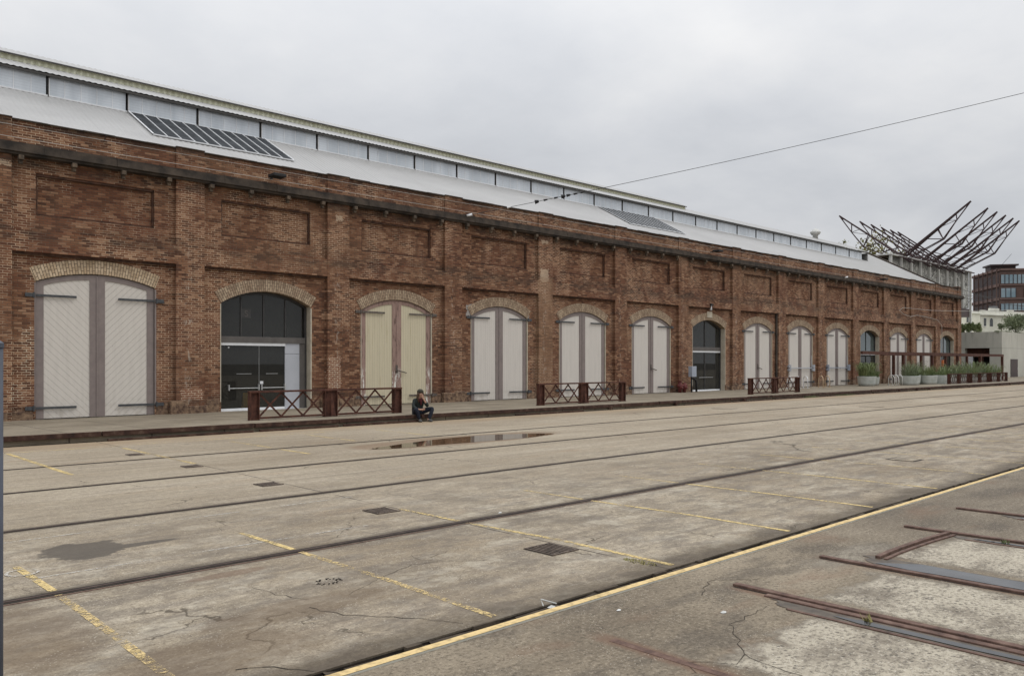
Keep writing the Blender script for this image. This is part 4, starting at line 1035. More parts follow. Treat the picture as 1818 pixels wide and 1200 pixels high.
def cam(x, z, lab):
    t = empty('security_camera', (x, 28.96, z), lab, 'security camera', 'cameras on the cornice')
    MB().tube([(-.12, -.12, -.05), (.12, -.2, .02)], .055, 10).build('camera_body', 'white_metal', t, smooth=True); MB().tube([(0, .05, 0), (0, -.1, 0)], .02, 6).build('bracket', 'black', t)
cam(24.6, 8.8, 'white security camera on the cornice where the overhead wire lands'); cam(64.0, 8.75, 'white security camera far along the cornice above the tenth bay')

# meter box on pipe, red valve
t = empty('meter_cabinet', (42.55, 28.75, .13), 'pale blue-grey meter cabinet on a bent black pipe beside a glazed bay', 'cabinet')
MB().box(-.24, .24, -.14, .14, .95, 1.60).build('box', 'greybox', t, bevel=.02)
MB().tube([(-.1, 0, .95), (-.1, 0, .85), (.1, 0, .85), (.34, 0, .75), (.42, 0, .55), (.42, 0, 0)], .065, 10).tube([(-.1, 0, .9), (-.1, 0, 0)], .05, 8).build('pipe', 'black', t, smooth=True)
t = empty('hydrant_booster', (41.3, 28.8, .13), 'dull red fire hydrant booster by the wall left of the meter cabinet', 'hydrant')
MB().tube([(0, 0, 0), (0, 0, .7)], .11, 12).tube([(.45, 0, 0), (.45, 0, .6)], .11, 12).build('standpipe', 'red', t, smooth=True)
MB().tube([(-.2, 0, .42), (.65, 0, .42)], .09, 10).tube([(0, -.2, .3), (0, 0, .3)], .08, 10).tube([(.45, -.2, .3), (.45, 0, .3)], .08, 10).build('manifold', 'red', t, smooth=True)
MB().lathe([(.02, 0), (.17, .01), (.17, .04), (.02, .05)], 14, (0, 0, .72)).build('hand_wheel', 'red', t)

# ================================================================== RAILINGS on the platform
def railing(label, group='rusted lattice railings along the platform', L=5.55, H=.84, n=3):
    t = empty('lattice_railing', (0, 0, 0), label, 'railing', group)
    e, cwid = .30, .46; hh = H
    def post(x0, x1, nm='post'):
        m = MB(); m.box(x0, x0 + .025, -.09, .09, 0, hh - .001); m.box(x1 - .025, x1, -.09, .09, 0, hh - .001); m.box(x0 + .025, x1 - .025, -.012, .012, 0, hh - .001)
        m.box(x0 - .03, x1 + .03, -.11, .11, 0, .015); return m.build(nm, 'rust', t)
    post(0, e); post(L - e, L); post(L / 2 - cwid / 2, L / 2 + cwid / 2)
    gm = MB(); gm.poly([(L / 2 - .02, -.10, .02), (L / 2 + .16, -.10, .02), (L / 2 + .02, -.10, hh - .08), (L / 2 - .02, -.10, hh - .08)]); gm.build('gusset', 'rust', t)
    MB().box(-.02, L + .02, -.085, .085, hh, hh + .055).build('top_rail', 'rust', t)
    MB().box(e, L / 2 - cwid / 2, -.05, .05, .045, .10).box(L / 2 + cwid / 2, L - e, -.05, .05, .045, .10).build('bottom_rail', 'rust', t)
    for (a, b) in ((e, L / 2 - cwid / 2), (L / 2 + cwid / 2, L - e)):
        for k in range(n):
            x0 = a + (b - a) * k / n; x1 = a + (b - a) * (k + 1) / n
            MB().beam((x0, -.022, .10), (x1, -.022, hh), .02, .055, (0, 0, 1)).build('brace', 'rust', t)
            MB().beam((x0, .022, hh), (x1, .022, .10), .02, .055, (0, 0, 1)).build('brace', 'rust', t)
    return t
r1 = railing('nearest rusted lattice railing, left of the seated person')
r1.location = (11.15, 23.25, .205)
r2_ = copy_tree(r1); r2_.location = (23.55, 23.3, .21); r2_['label'] = 'rusted lattice railing in front of the fifth door, right of the seated person'
r3 = copy_tree(r1); r3.location = (39.85, 23.3, .22); r3['label'] = 'rusted lattice railing beyond the meter cabinet, by the dark downpipe'
fr = railing('rusted lattice railing under the planting, first of the far row', 'rusted railings in front of the far planting', 4.9, .78, 4)
fr.location = (71.0, 23.6, .22)
for k, lab in enumerate(('rusted lattice railing in the middle of the far planted row', 'rusted lattice railing at the right end of the far planted row')):
    q = copy_tree(fr); q.location = (71.0 + 5.2 * (k + 1), 23.6, .22); q['label'] = lab

# ================================================================== FOLIAGE helpers
def strap_clump(m, cx, cy, cz, rad, n, h, rr, w=.03):
    for k in range(n):
        a = rr.uniform(0, 2 * PI); q = rad * math.sqrt(rr.random()) * .8; px, py = cx + q * math.cos(a), cy + q * math.sin(a)
        th = a + rr.uniform(-.8, .8); hh = h * rr.uniform(.45, 1.1); out = hh * rr.uniform(.2, .95); ww = w * rr.uniform(.7, 1.4)
        s, c_ = math.sin(th), math.cos(th)
        pts = [(0, 0), (out * .3, hh * .65), (out * .7, hh * .95), (out, hh * rr.uniform(.5, .95))]; L = []; Rr = []
        for j, (o_, z_) in enumerate(pts):
            wj = ww * (1, .9, .6, .1)[j]; bx, by = px + c_ * o_, py + s * o_
            L.append((bx - s * wj, by + c_ * wj, cz + z_)); Rr.append((bx + s * wj, by - c_ * wj, cz + z_))
        for j in range(3): m.quad(L[j], Rr[j], Rr[j + 1], L[j + 1])
def leaf_cloud(m, c, rad, n, size, rr, clumps=7, flat=1.0):
    cl = []
    for k in range(clumps):
        while True:
            v = Vector((rr.uniform(-1, 1), rr.uniform(-1, 1), rr.uniform(-1, 1)))
            if v.length < 1: break
        cl.append((Vector((c[0] + v.x * rad[0] * .7, c[1] + v.y * rad[1] * .7, c[2] + v.z * rad[2] * .7)), rr.uniform(.3, .55)))
    for k in range(n):
        cc, cr_ = cl[rr.randrange(len(cl))]
        v = Vector((rr.gauss(0, 1), rr.gauss(0, 1), rr.gauss(0, 1))).normalized() * (rr.random() ** .4)
        p = cc + Vector((v.x * rad[0], v.y * rad[1], v.z * rad[2])) * cr_
        a = Vector((rr.gauss(0, 1), rr.gauss(0, 1), rr.gauss(0, 1))).normalized(); b = a.cross(Vector((rr.gauss(0, 1), rr.gauss(0, 1), rr.gauss(0, 1)))).normalized()
        s = size * rr.uniform(.5, 1.2); a *= s; b *= s * .55
        m.quad(tuple(p - a), tuple(p + b), tuple(p + a), tuple(p - b))
def tub_planter(x, y, r_, h, label, seed, leafy='strap', z=.19, hh=.75, mat='leaf_a'):
    t = empty('planter', (x, y, z), label, 'planter', 'pale concrete planters on the platform'); rr = random.Random(seed)
    MB().lathe([(r_ * .86, 0), (r_ * .93, h * .3), (r_, h * .92), (r_ * 1.02, h), (r_ * .93, h), (r_ * .92, h - .06)], 28).build('tub', 'tub', t, smooth=True)
    m = MB().lathe([(r_ * .9, 0), (r_ * .9, .02)], 20, (0, 0, h - .08)); m.build('soil', 'soil', t)
    m = MB()
    if leafy == 'strap': strap_clump(m, 0, 0, h - .06, r_ * 1.0, 260, hh * 1.15, rr, .022); leaf_cloud(m, (0, 0, h + .12), (r_ * 1.3, r_ * 1.1, .22), 260, .05, rr, 6)
    else:
        leaf_cloud(m, (rr.uniform(-.15, .15), 0, h + hh * .32), (r_ * 1.55, r_ * 1.1, hh * .5), 620, .05, rr, 11); strap_clump(m, 0, 0, h - .06, r_ * 1.0, 120, hh * 1.25, rr, .014)
    m.build('foliage', mat, t); return t
tub_planter(62.6, 26.6, .68, .72, 'pale tub planter with tall strappy leaves, leftmost of the planters', 1, hh=.95)
tub_planter(64.9, 27.2, .6, .62, 'small pale tub half hidden behind the bike hoops', 4, hh=.5)
tub_planter(66.7, 25.0, .74, .72, 'pale tub planter with bushy greenery just right of the bike hoops', 2, 'leafy', hh=.8, mat='leaf_b')
tub_planter(73.1, 27.1, .70, .72, 'pale tub planter set back against the white doors', 3, 'leafy', hh=1.05, mat='leaf_b')
tub_planter(70.6, 25.0, .72, .72, 'pale tub planter nearest the far lattice railing', 5, 'leafy', hh=.7)
tub_planter(69.4, 25.7, .55, .70, 'slim pale tub squeezed between two larger planters', 8, hh=.5)
# long bed behind the far railings
t = empty('planting_bed', (71.5, 24.4, .2), 'long bed of mixed green and silvery shrubs behind the far lattice railings', 'planting bed')
MB().box(0, 15.0, -.35, .5, 0, .72).build('trough', 'tub', t)
for k in range(9):
    rr = random.Random(100 + k); m = MB(); xx = .8 + k * 1.68; hk = rr.uniform(.3, .75); leaf_cloud(m, (xx + rr.uniform(-.3, .3), .05, .8), (1.1, .55, hk), 620, .065, rr, 9); strap_clump(m, xx, 0, .5, .7, 90, .7 + hk * .9, rr, .016)
    m.build('shrub', ('leaf_a', 'leaf_b')[k % 2], t)

# bicycle hoops
def hoop(x, y, rz, label, mat, g):
    t = empty('bike_hoop', (x, y, .18), label, 'bike rack', g, rz)
    m = MB(); p = [(-.35, 0, 0), (-.35, 0, .55)] + [(-.35 + .35 * (1 - math.cos(a)), 0, .55 + .28 * math.sin(a)) for a in [k * PI / 8 for k in range(1, 8)]] + [(.35, 0, .55), (.35, 0, 0)]
    m.tube(p, .028, 8); m.build('hoop', mat, t, smooth=True)
    MB().box(-.45, -.25, -.1, .1, 0, .012).box(.25, .45, -.1, .1, 0, .012).build('foot_plate', mat, t)
G1 = 'white bike hoops beside the third railing'; G2 = 'tan bike hoops between two doors'; G3 = 'bike hoops between the planters'
for k, lab in enumerate(('white bike hoop closest to the third lattice railing', 'white bike hoop second from the third lattice railing', 'white bike hoop third from the third lattice railing')):
    hoop(51.9 + k * 1.15, 27.3, .9, lab, 'white_metal', G1)
for k, lab in enumerate(('tan bike hoop on the left of the tan pair', 'tan bike hoop on the right of the tan pair')):
    hoop(56.1 + k * 1.0, 27.1, .9, lab, 'tan_metal', G2)
for k, lab in enumerate(('pale hoop closest to the strappy tub planter', 'pale hoop in the middle of the planter hoops', 'pale hoop closest to the bushy tub planter')):
    hoop(63.75 + k * .75, 25.2, 1.0, lab, 'column', G3)

# pergola frame of rusted steel
t = empty('steel_pergola', (60.3, 26.0, .2), 'long rusted steel pergola frame over the planters and cafe end', 'pergola')
bm_ = MB(); bm_.box(0, 33.5, -.09, .09, 2.36, 2.60); bm_.build('front_beam', 'rust', t)
MB().box(8.0, 33.5, 1.75, 1.9, 2.36, 2.56).build('rear_beam', 'rust', t)
for xx in (7.8, 14.05, 20.3, 26.5, 33.3): MB().box(xx - .12, xx + .12, -.10, .10, 0, 2.36).build('post', 'rust', t)
for xx in (10.5, 16.6, 22.7, 28.6): MB().box(xx - .12, xx + .12, 1.73, 1.92, 0, 2.36).build('post', 'rust', t)
for xx in (8.1, 14.05, 20.3, 26.5, 33.3): MB().box(xx - .06, xx + .06, .09, 1.75, 2.40, 2.55).build('cross_beam', 'rust', t)

# ================================================================== PERSON
def skin(name, joints, edges, mat, parent, sub=2, root=0):
    """joints: list of (x,y,z,r)"""
    me = bpy.data.meshes.new(name); me.from_pydata([j[:3] for j in joints], edges, []); me.materials.append(MAT[mat])
    o = bpy.data.objects.new(name, me); C.objects.link(o); o.parent = parent
    sk = o.modifiers.new('skin', 'SKIN'); sk.use_smooth_shade = True
    for k, j in enumerate(joints):
        me.skin_vertices[0].data[k].radius = (j[3], j[3] if len(j) < 5 else j[4]); me.skin_vertices[0].data[k].use_root = (k == root)
    ss = o.modifiers.new('sub', 'SUBSURF'); ss.levels = sub; ss.render_levels = sub
    return o
# local frame: seat at origin z=0 (platform level .235), faces -Y; +X is the picture's right
P_ = empty('person', (16.50, 21.93, .235), 'person in dark jacket and jeans sitting on the platform edge, chin on hand', 'person', None, R(-14))
hips = (0, .03, .11, .125)
J = [hips, (0, .0, .27, .105), (0, -.05, .42, .115), (0, -.10, .53, .05), (0, -.135, .585, .045), (0, -.155, .66, .072, .085), (0, -.16, .73, .070, .085),   # 0..6 torso, neck, head
     (-.17, -.06, .47, .05), (-.235, -.12, .26, .042), (-.12, -.30, .17, .032), (-.05, -.34, .175, .024),      # 7..10 picture-left arm, forearm across lap
     (.17, -.07, .47, .05), (.22, -.24, .27, .042), (.10, -.27, .46, .030), (.055, -.255, .545, .024),        # 11..14 other arm up to the chin
     (-.11, .0, .09, .085), (-.22, -.34, .20, .060), (-.12, -.36, -.17, .042), (-.12, -.40, -.21, .035),      # 15..18 leg
     (.11, .0, .09, .085), (.40, -.24, .20, .060), (.20, -.34, -.17, .042), (.21, -.38, -.21, .035)]          # 19..22 leg
E_ = [(0, 1), (1, 2), (2, 3), (3, 4), (4, 5), (5, 6), (2, 7), (7, 8), (8, 9), (9, 10), (2, 11), (11, 12), (12, 13), (13, 14), (0, 15), (15, 16), (16, 17), (17, 18), (0, 19), (19, 20), (20, 21), (21, 22)]
def fingers(base, dirv, side, up):
    """append five finger chains at a palm vertex index"""
    b = Vector(J[base][:3]); d = Vector(dirv).normalized(); s = Vector(side).normalized(); u = Vector(up).normalized()
    pc = len(J); pl = b + d * .055; J.append((*pl, .020, .026)); E_.append((base, pc))
    for k, (off, ln) in enumerate(((-.027, .060), (-.009, .070), (.009, .066), (.027, .052))):
        i0 = len(J); r0 = pl + d * .02 + s * off; J.append((*r0, .010)); J.append((*(r0 + d * ln * .5 + u * .006), .0085)); J.append((*(r0 + d * ln * .85 + u * .026), .007))
        E_.extend([(pc, i0), (i0, i0 + 1), (i0 + 1, i0 + 2)])
    i0 = len(J); r0 = b + d * .03 + s * -.034; J.append((*r0, .011)); J.append((*(r0 + d * .035 + s * -.018 + u * .012), .009)); E_.extend([(base, i0), (i0, i0 + 1)])
fingers(10, (.9, -.25, .05), (0, -.4, .9), (0, 1, 0)); fingers(14, (-.25, .10, .9), (.7, -.6, .2), (-.3, .8, 0))
body = skin('body', J, E_, 'skin', P_)
# face: nose, eyes, mouth, ears
hc = Vector((0, -.16, .70))
m = MB(); m.poly([(-.012, -.235, .685), (.012, -.235, .685), (0, -.262, .69)]); m.poly([(-.012, -.235, .685), (0, -.262, .69), (0, -.238, .73)]); m.poly([(.012, -.235, .685), (0, -.238, .73), (0, -.262, .69)])
for s in (-1, 1): m.lathe([(.004, -.02), (.014, 0), (.004, .025)], 8, (s * .082, -.155, .70))
m.build('face', 'skin', P_)
m = MB()
for s in (-1, 1): m.box(s * .030 - .011, s * .030 + .011, -.236, -.226, .715, .722)
m.box(-.02, .02, -.236, -.226, .655, .660); m.build('facial_features', 'hair', P_)
# jacket, jeans, shoes, hair, scarf, beanie
JK = [(0, .03, .10, .16), (0, .01, .27, .145), (0, -.045, .43, .135), (0, -.09, .50, .075), (-.17, -.05, .46, .078), (-.245, -.12, .26, .062), (-.15, -.27, .175, .050), (.17, -.06, .46, .078), (.225, -.24, .265, .062), (.13, -.265, .40, .048)]
jk = skin('jacket', JK, [(0, 1), (1, 2), (2, 3), (2, 4), (4, 5), (5, 6), (2, 7), (7, 8), (8, 9)], 'jacket', P_)
JN = [(0, .03, .09, .15), (-.11, -.02, .09, .105), (-.23, -.34, .20, .078), (-.12, -.36, -.17, .060), (.11, -.02, .09, .105), (.41, -.24, .205, .078), (.21, -.35, -.17, .060)]
skin('jeans', JN, [(0, 1), (1, 2), (2, 3), (0, 4), (4, 5), (5, 6)], 'jeans', P_)
for s, (fx, fy) in ((-1, (-.12, -.37)), (1, (.21, -.36))):
    skin('shoe', [(fx, fy, -.170, .060, .055), (fx + s * .01, fy - .08, -.190, .054, .042), (fx + s * .03, fy - .21, -.197, .048, .034)], [(0, 1), (1, 2)], 'shoe', P_)
def ellipsoid(m, c, r, z0=-1.0, z1=1.0, nu=14, nv=9):
    n0 = len(m.v)
    for i in range(nv + 1):
        zz = z0 + (z1 - z0) * i / nv; q = math.sqrt(max(0.0, 1 - zz * zz))
        for k in range(nu):
            th = 2 * PI * k / nu; m.v.append((c[0] + r[0] * q * math.cos(th), c[1] + r[1] * q * math.sin(th), c[2] + r[2] * zz))
    for i in range(nv):
        for k in range(nu):
            k2 = (k + 1) % nu; m.f.append((n0 + i * nu + k, n0 + i * nu + k2, n0 + (i + 1) * nu + k2, n0 + (i + 1) * nu + k))
    return m
m = MB(); ellipsoid(m, (0, -.115, .70), (.100, .100, .115)); ellipsoid(m, (0, -.045, .56), (.105, .065, .17))
for s_ in (-1, 1): m.tube([(s_ * .078, -.165, .735), (s_ * .092, -.17, .64), (s_ * .098, -.17, .52), (s_ * .085, -.19, .40)], .034, 8, .016)
m.build('hair', 'hair', P_, smooth=True)
m = MB(); ellipsoid(m, (0, -.135, .765), (.104, .108, .085), -.15, 1.0); m.lathe([(.100, -.012), (.108, -.012), (.108, .018), (.100, .018)], 16, (0, -.137, .755)); m.build('beanie', 'beanie', P_, smooth=True)
skin('scarf', [(-.07, -.12, .50, .045), (0, -.175, .48, .045), (.07, -.12, .50, .045), (0, -.19, .40, .04), (.01, -.19, .30, .03)], [(0, 1), (1, 2), (1, 3), (3, 4)], 'scarf', P_)

# ================================================================== WIRES
def sag(a, b, s=0.0, n=16):
    a = Vector(a); b = Vector(b); return [tuple(a.lerp(b, k / n) - Vector((0, 0, 4 * s * (k / n) * (1 - k / n)))) for k in range(n + 1)]
A = Vector((24.47, 29.0, 8.75)); B0 = Vector((38.9, 10.0, 13.38)); 
K0 = Vector((29.3, 22.0, 9.2))
t = empty('overhead_wire', (0, 0, 0), 'dark overhead wire rising to the right with a string of insulators', 'wire')
far = A + (B0 - A) * 1.35
MB().tube(sag(A, far, .25, 30), .012, 5).build('cable', 'wire', t)
fp = sag(A, far, .25, 400)
for k, (q, r_) in enumerate(((26, .05), (42, .10), (47, .05), (53, .045), (57, .10), (60, .07), (64, .05), (68, .04))):
    p = Vector(fp[q]); m = MB(); d = (B0 - A).normalized()
    m.tube([tuple(p - d * .09), tuple(p - d * .03), tuple(p + d * .03), tuple(p + d * .09)], r_, 8, r_ * .6); m.build('insulator', 'black' if k else 'white_metal', t)
tp = empty('timber_pole', (far.x, far.y, 0), 'plain timber pole carrying the overhead wire, out of the picture to the right', 'pole')
MB().tube([(0, 0, -.13), (0, 0, far.z + .4)], .16, 12, .11).build('pole_shaft', 'bark', tp); MB().box(-.9, .9, -.06, .06, far.z - .1, far.z + .05).build('cross_arm', 'bark', tp)
def wire(pts, r_, mat, lab, g='thin cables strung along the warehouse front'):
    return tag(MB().tube(pts, r_, 5).build('facade_cable', mat), lab, 'cable', g)
wire([(Xl, 28.95, 8.93), (40, 28.95, 8.96), (60, 28.95, 8.9), (Xr, 28.95, 8.92)], .009, 'wire_pale', 'thin pale cable lying just above the dark cornice')
wire([(Xl, 29.1, 9.34), (30, 29.1, 9.38), (Xr, 29.1, 9.34)], .007, 'wire_pale', 'thin pale cable strung across the parapet bricks, upper of the two')
for k in range(12): MB().tube([(8.9 + 8 * k, 29.28, 9.36), (8.9 + 8 * k, 29.02, 9.52)], .012, 5).build('stand_off', 'wire', wh)
for (y0, z0, y1, z1, lab) in ((29.0, 8.9, 24, 12.6, 'dark cable leaving the far end of the cornice, upper'), (29.0, 8.6, 20, 9.6, 'dark cable leaving the far end of the cornice, lower'), (29.0, 9.5, 33, 10.6, 'dark cable leaving the far parapet towards the brown offices')):
    wire(sag((Xr - .5, y0, z0), (150, y1, z1), .8), .02, 'wire', lab, 'dark cables leaving the far end of the warehouse')
sp_ = [(130, 29.1, 8.75), (110, 29.1, 8.2), (91.5, 29.1, 7.25), (83, 29.1, 6.95), (76, 29.05, 6.9), (75.2, 29.05, 6.6), (76.2, 29.05, 6.3), (77.8, 29.05, 6.15), (79.3, 29.05, 6.35), (82, 29.05, 6.25), (84.5, 29.05, 6.1), (85.6, 29.05, 5.6), (85.8, 29.05, 2.3)]
wire(sp_, .022, 'wire_pale', 'pale looping festoon cable at the far end of the warehouse wall')
t = empty('hanging_lantern', (85.8, 29.0, 1.9), 'small orange box lantern hanging near the far end of the warehouse', 'lantern')
MB().box(-.18, .18, -.1, .1, -.35, .3).build('lantern_body', 'orange', t, bevel=.03); MB().tube([(0, 0, .3), (0, 0, .5)], .02, 6).build('hook', 'black', t)

# left edge post
t = empty('steel_post', (.815 - .040, 4.0, 0), 'blue-grey steel post cut by the left edge of the picture', 'post')
MB().tube([(0, 0, 0), (0, 0, 2.02)], .033, 12).build('post_tube', 'postblue', t, smooth=True); MB().lathe([(.036, 0), (.036, .02), (.01, .04)], 12, (0, 0, 2.02)).build('post_cap', 'postblue', t)
t.location = (0.784, 4.0, 0)
MB().box(-.08, .08, -.08, .08, 0, .012).build('base_plate', 'postblue', t)

# ================================================================== FAR END: wing-roof pavilion, concrete building, houses, offices
pv = empty('winged_steel_pavilion', (93, 37, 0), 'steel pavilion with two rows of upswept lattice wings above a branch-patterned screen', 'pavilion'); pv.location = (0, 0, 0)
def b_(m, a, c, w_=.16): m.beam(a, c, w_, w_); return m
for k, X in enumerate((96.5, 102.2, 105.5, 108.7, 111.6, 114.1)):
    for s, tip in ((1, (44.3, 19.65)), (-1, (29.8, 19.35))):
        m = MB(); yb_ = 37.3 if s > 0 else 36.9
        T_ = (X, tip[0], tip[1]); 
        # upper boom from the hub, lower strut, lattice between
        hub = (X, 37.0 - s * 1.0, 13.3)
        low = (X, 37 + s * 4.4, 15.6); low2 = (X, 37 + s * 5.8, 17.5)
        b_(m, hub, T_, .16); b_(m, T_, low2, .10); b_(m, low2, low, .10); b_(m, low, (X, 37 + s * .6, 13.8), .10)
        off2 = Vector((.75, 0, 0)); hb2 = tuple(Vector(hub) + off2); lw2 = tuple(Vector(low) + off2 * .5)
        b_(m, hb2, tuple(Vector(hub).lerp(Vector(T_), .92)), .10); b_(m, lw2, tuple(Vector(low2)), .07); b_(m, lw2, (X + .6, 37 + s * .6, 13.8), .07)
        for f_ in (.2, .4, .6, .75): b_(m, tuple(Vector(hub).lerp(Vector(T_), f_)), tuple(Vector(hb2).lerp(Vector(T_), f_ + .06)), .06)
        b_(m, low, lw2, .06); b_(m, lw2, tuple(Vector(hb2).lerp(Vector(T_), .42)), .06)
        def on(f): return tuple(Vector(hub).lerp(Vector(T_), f))
        for f, q in ((.28, Vector(low).lerp(Vector((X, 37 + s * .6, 13.8)), .55)), (.58, Vector(low)), (.82, Vector(low2))):
            b_(m, on(f), tuple(q), .09)
        b_(m, on(.42), tuple(low), .05); b_(m, on(.70), tuple(low2), .05); b_(m, on(.12), tuple(Vector(low).lerp(Vector((X, 37 + s * .6, 13.8)), .55)), .05); b_(m, on(.58), tuple(low2), .05)
        m.poly([(X + .05, T_[1], T_[2] + .08), on(.90), tuple(Vector(T_).lerp(Vector(low2), .22))]); m.poly([(X - .05, T_[1], T_[2] + .08), on(.90), tuple(Vector(T_).lerp(Vector(low2), .22))])
        if k == 0:
            off = Vector((1.1, 0, 0)); b_(m, tuple(Vector(hub) + off), T_, .13); b_(m, tuple(Vector(on(.58)) + off * .42), tuple(low), .08); b_(m, tuple(Vector(on(.28)) + off * .7), on(.28), .08)
        m.build('wing_truss', 'black_steel', pv)
m = MB()
for (y_, z_) in ((36.2, 13.75), (38.0, 13.75), (37.0, 14.4)): m.box(93.5, 118.5, y_ - .06, y_ + .06, z_ - .06, z_ + .06)
m.build('purlin', 'black_steel', pv)
sc_ = MB(); sc_.box(93.2, 119.3, 37.12, 37.2, 9.2, 13.95); sc_.build('patterned_screen', 'vine', pv)
for k in range(10):
    X = 93.3 + 3.05 * k * .955
    MB().box(X - .13, X + .13, 36.85, 37.1, 9.1 if k < 9 else 0, 14.05).build('column', 'column', pv)
MB().box(93.0, 119.6, 36.8, 40.5, 13.96, 14.12).build('deck', 'column', pv)
MB().box(93.2, 119.3, 37.05, 43.5, 8.0, 9.1).build('base_beam', 'office_dark', pv)
MB().box(119.1, 119.35, 37.2, 43.5, 9.2, 13.95).build('end_screen', 'vine', pv)
for X in (95, 107, 119): MB().tube([(X, 39, 0), (X, 39, 8)], .2, 10).build('pole', 'office_dark', pv)
for X in (96.5, 114.1): MB().tube([(X + 2, 31.2, 15.6), (X + 2.5, 36.8, 9.2)], .02, 5).build('stay_cable', 'wire', pv)

def tree(name, x, y, z0, ztop, rad, label, mat, n=2600, size=.16, seed=1, tr=.18, cat='tree', g='trees beyond the warehouse', flat=.6, clumps=14):
    t = empty(name, (x, y, z0), label, cat, g); rr = random.Random(seed); h = ztop - z0
    m = MB(); m.tube([(0, 0, 0), (.1 * tr, 0, h * .35), (.3 * tr, .2 * tr, h * .62)], tr, 9, tr * .55)
    for k in range(6):
        a = k * 1.05 + rr.random(); L = rad * rr.uniform(.5, .9); z1 = h * rr.uniform(.35, .6)
        m.tube([(0.2 * tr, 0, z1), (math.cos(a) * L * .5, math.sin(a) * L * .5, z1 + h * .15), (math.cos(a) * L, math.sin(a) * L, z1 + h * rr.uniform(.2, .34))], tr * .4, 6, tr * .12)
    m.build('trunk', 'bark', t, smooth=True)
    m = MB(); leaf_cloud(m, (0, 0, h * .68), (rad, rad, h * .34), n, size, rr, clumps); m.build('crown', mat, t); return t
tree('roof_edge_tree', 98.5, 44.0, 0, 16.6, 3.2, 'straggly ochre-green tree showing over the far gable roof, left one', 'leaf_c', 5200, .19, 3, .2, clumps=22)
tree('roof_edge_tree', 101.0, 42.5, 0, 18.4, 3.0, 'loose yellow-green tree behind the left wing trusses', 'leaf_c', 3000, .18, 5, .2, clumps=24)
tree('roof_edge_tree', 105.0, 40.5, 0, 15.6, 2.4, 'low green tree at the foot of the left wing trusses', 'leaf_c', 3600, .18, 7, .18, clumps=16)

# concrete building with portal and garden roof
cb = empty('concrete_annex', (115, 32, 0), 'low board-marked concrete building with a wide dark portal and roof hedge', 'building'); cb.location = (0, 0, 0)
m = MB(); x0, x1, y0, y1, zt = 115.1, 160.0, 32.0, 50.0, 5.85
oy0, oy1, oz = 33.39, 36.3, 3.8
m.quad((x0, y0, 0), (x0, y0, zt), (x0, oy0, zt), (x0, oy0, 0)); m.quad((x0, oy1, 0), (x0, oy1, zt), (x0, y1, zt), (x0, y1, 0)); m.quad((x0, oy0, oz), (x0, oy0, zt), (x0, oy1, zt), (x0, oy1, oz))
m.quad((x0, y0, 0), (x1, y0, 0), (x1, y0, zt), (x0, y0, zt)); m.quad((x0, y0, zt), (x1, y0, zt), (x1, y1, zt), (x0, y1, zt)); m.quad((x1, y0, 0), (x1, y1, 0), (x1, y1, zt), (x1, y0, zt)); m.quad((x0, y1, 0), (x0, y1, zt), (x1, y1, zt), (x1, y1, 0))
m.quad((x0, oy0, 0), (x0, oy0, oz), (x0 + 4, oy0, oz), (x0 + 4, oy0, 0)); m.quad((x0, oy1, 0), (x0 + 4, oy1, 0), (x0 + 4, oy1, oz), (x0, oy1, oz)); m.quad((x0, oy0, oz), (x0, oy1, oz), (x0 + 4, oy1, oz), (x0 + 4, oy0, oz))
m.build('wall', 'concrete', cb)
MB().quad((x0 + 3.9, oy0, 0), (x0 + 3.9, oy1, 0), (x0 + 3.9, oy1, oz), (x0 + 3.9, oy0, oz)).build('portal_back', 'office_dark', cb)
MB().box(x0 + 1.0, x0 + 1.1, oy0 + .02, oy1 - .02, 2.9, oz - .02).box(x0 + 1.0, x0 + 1.1, 34.4, 34.9, .0, 2.9).build('portal_screen', 'rust', cb)
MB().box(x0 + .6, x0 + .66, 35.5, 36.1, .5, 3.0).build('portal_poster', 'white_metal', cb)
d = MB().box(118.6, 121.6, y0 - .05, y0 - .01, .1, 2.4).build('door', 'office_dark', cb); MB().box(121.35, 121.42, y0 - .09, y0 - .05, 1.0, 1.3).build('handle', 'steel', d)
t = empty('bench_umbrella', (124, 28.5, .1), 'closed red cafe parasol table beyond the concrete building door', 'parasol')
MB().lathe([(.04, 0), (.04, 2.0), (1.2, 2.02), (.05, 2.4)], 12).build('canopy', 'red', t); MB().box(-.8, .8, -.5, .5, .0, .75).build('table', 'leaf_a', t)
bpy.data.objects.remove(t.children[1]); MB().box(-.8, .8, -.5, .5, .70, .75).box(-.7, -.62, -.4, .4, 0, .7).box(.62, .7, -.4, .4, 0, .7).build('table', 'leaf_a', t)
hd = empty('roof_hedge', (115.6, 36, 5.85), 'clipped bright green hedge standing on the concrete building roof', 'hedge')
rr = random.Random(77); m = MB()
for k in range(7): leaf_cloud(m, (.5 + .1 * k, 1.9 - .45 * k, .60 + .12 * (k % 2)), (.6, .55, .75), 1100, .09, rr, 14)
m.build('foliage', 'leaf_a', hd)
hd2 = empty('roof_hedge', (116.0, 33.0, 5.85), 'low dark green hedge along the right of the concrete roof', 'hedge')
m = MB(); rr = random.Random(78)
for k in range(9): leaf_cloud(m, (k * 1.4 - .3, -.35, -.05), (.9, .5, .28), 420, .07, rr, 7)
m.build('foliage', 'leaf_b', hd2)
tree('roof_tree', 124.6, 33.0, 4.2, 8.8, 2.1, 'grey-green small tree on the concrete roof at the right edge', 'leaf_b', 3200, .12, 21, .1)
tree('roof_tree', 119.9, 33.4, 5.6, 7.4, .8, 'tiny round shrub tree in front of the white house window', 'leaf_b', 700, .08, 22, .05, clumps=6)

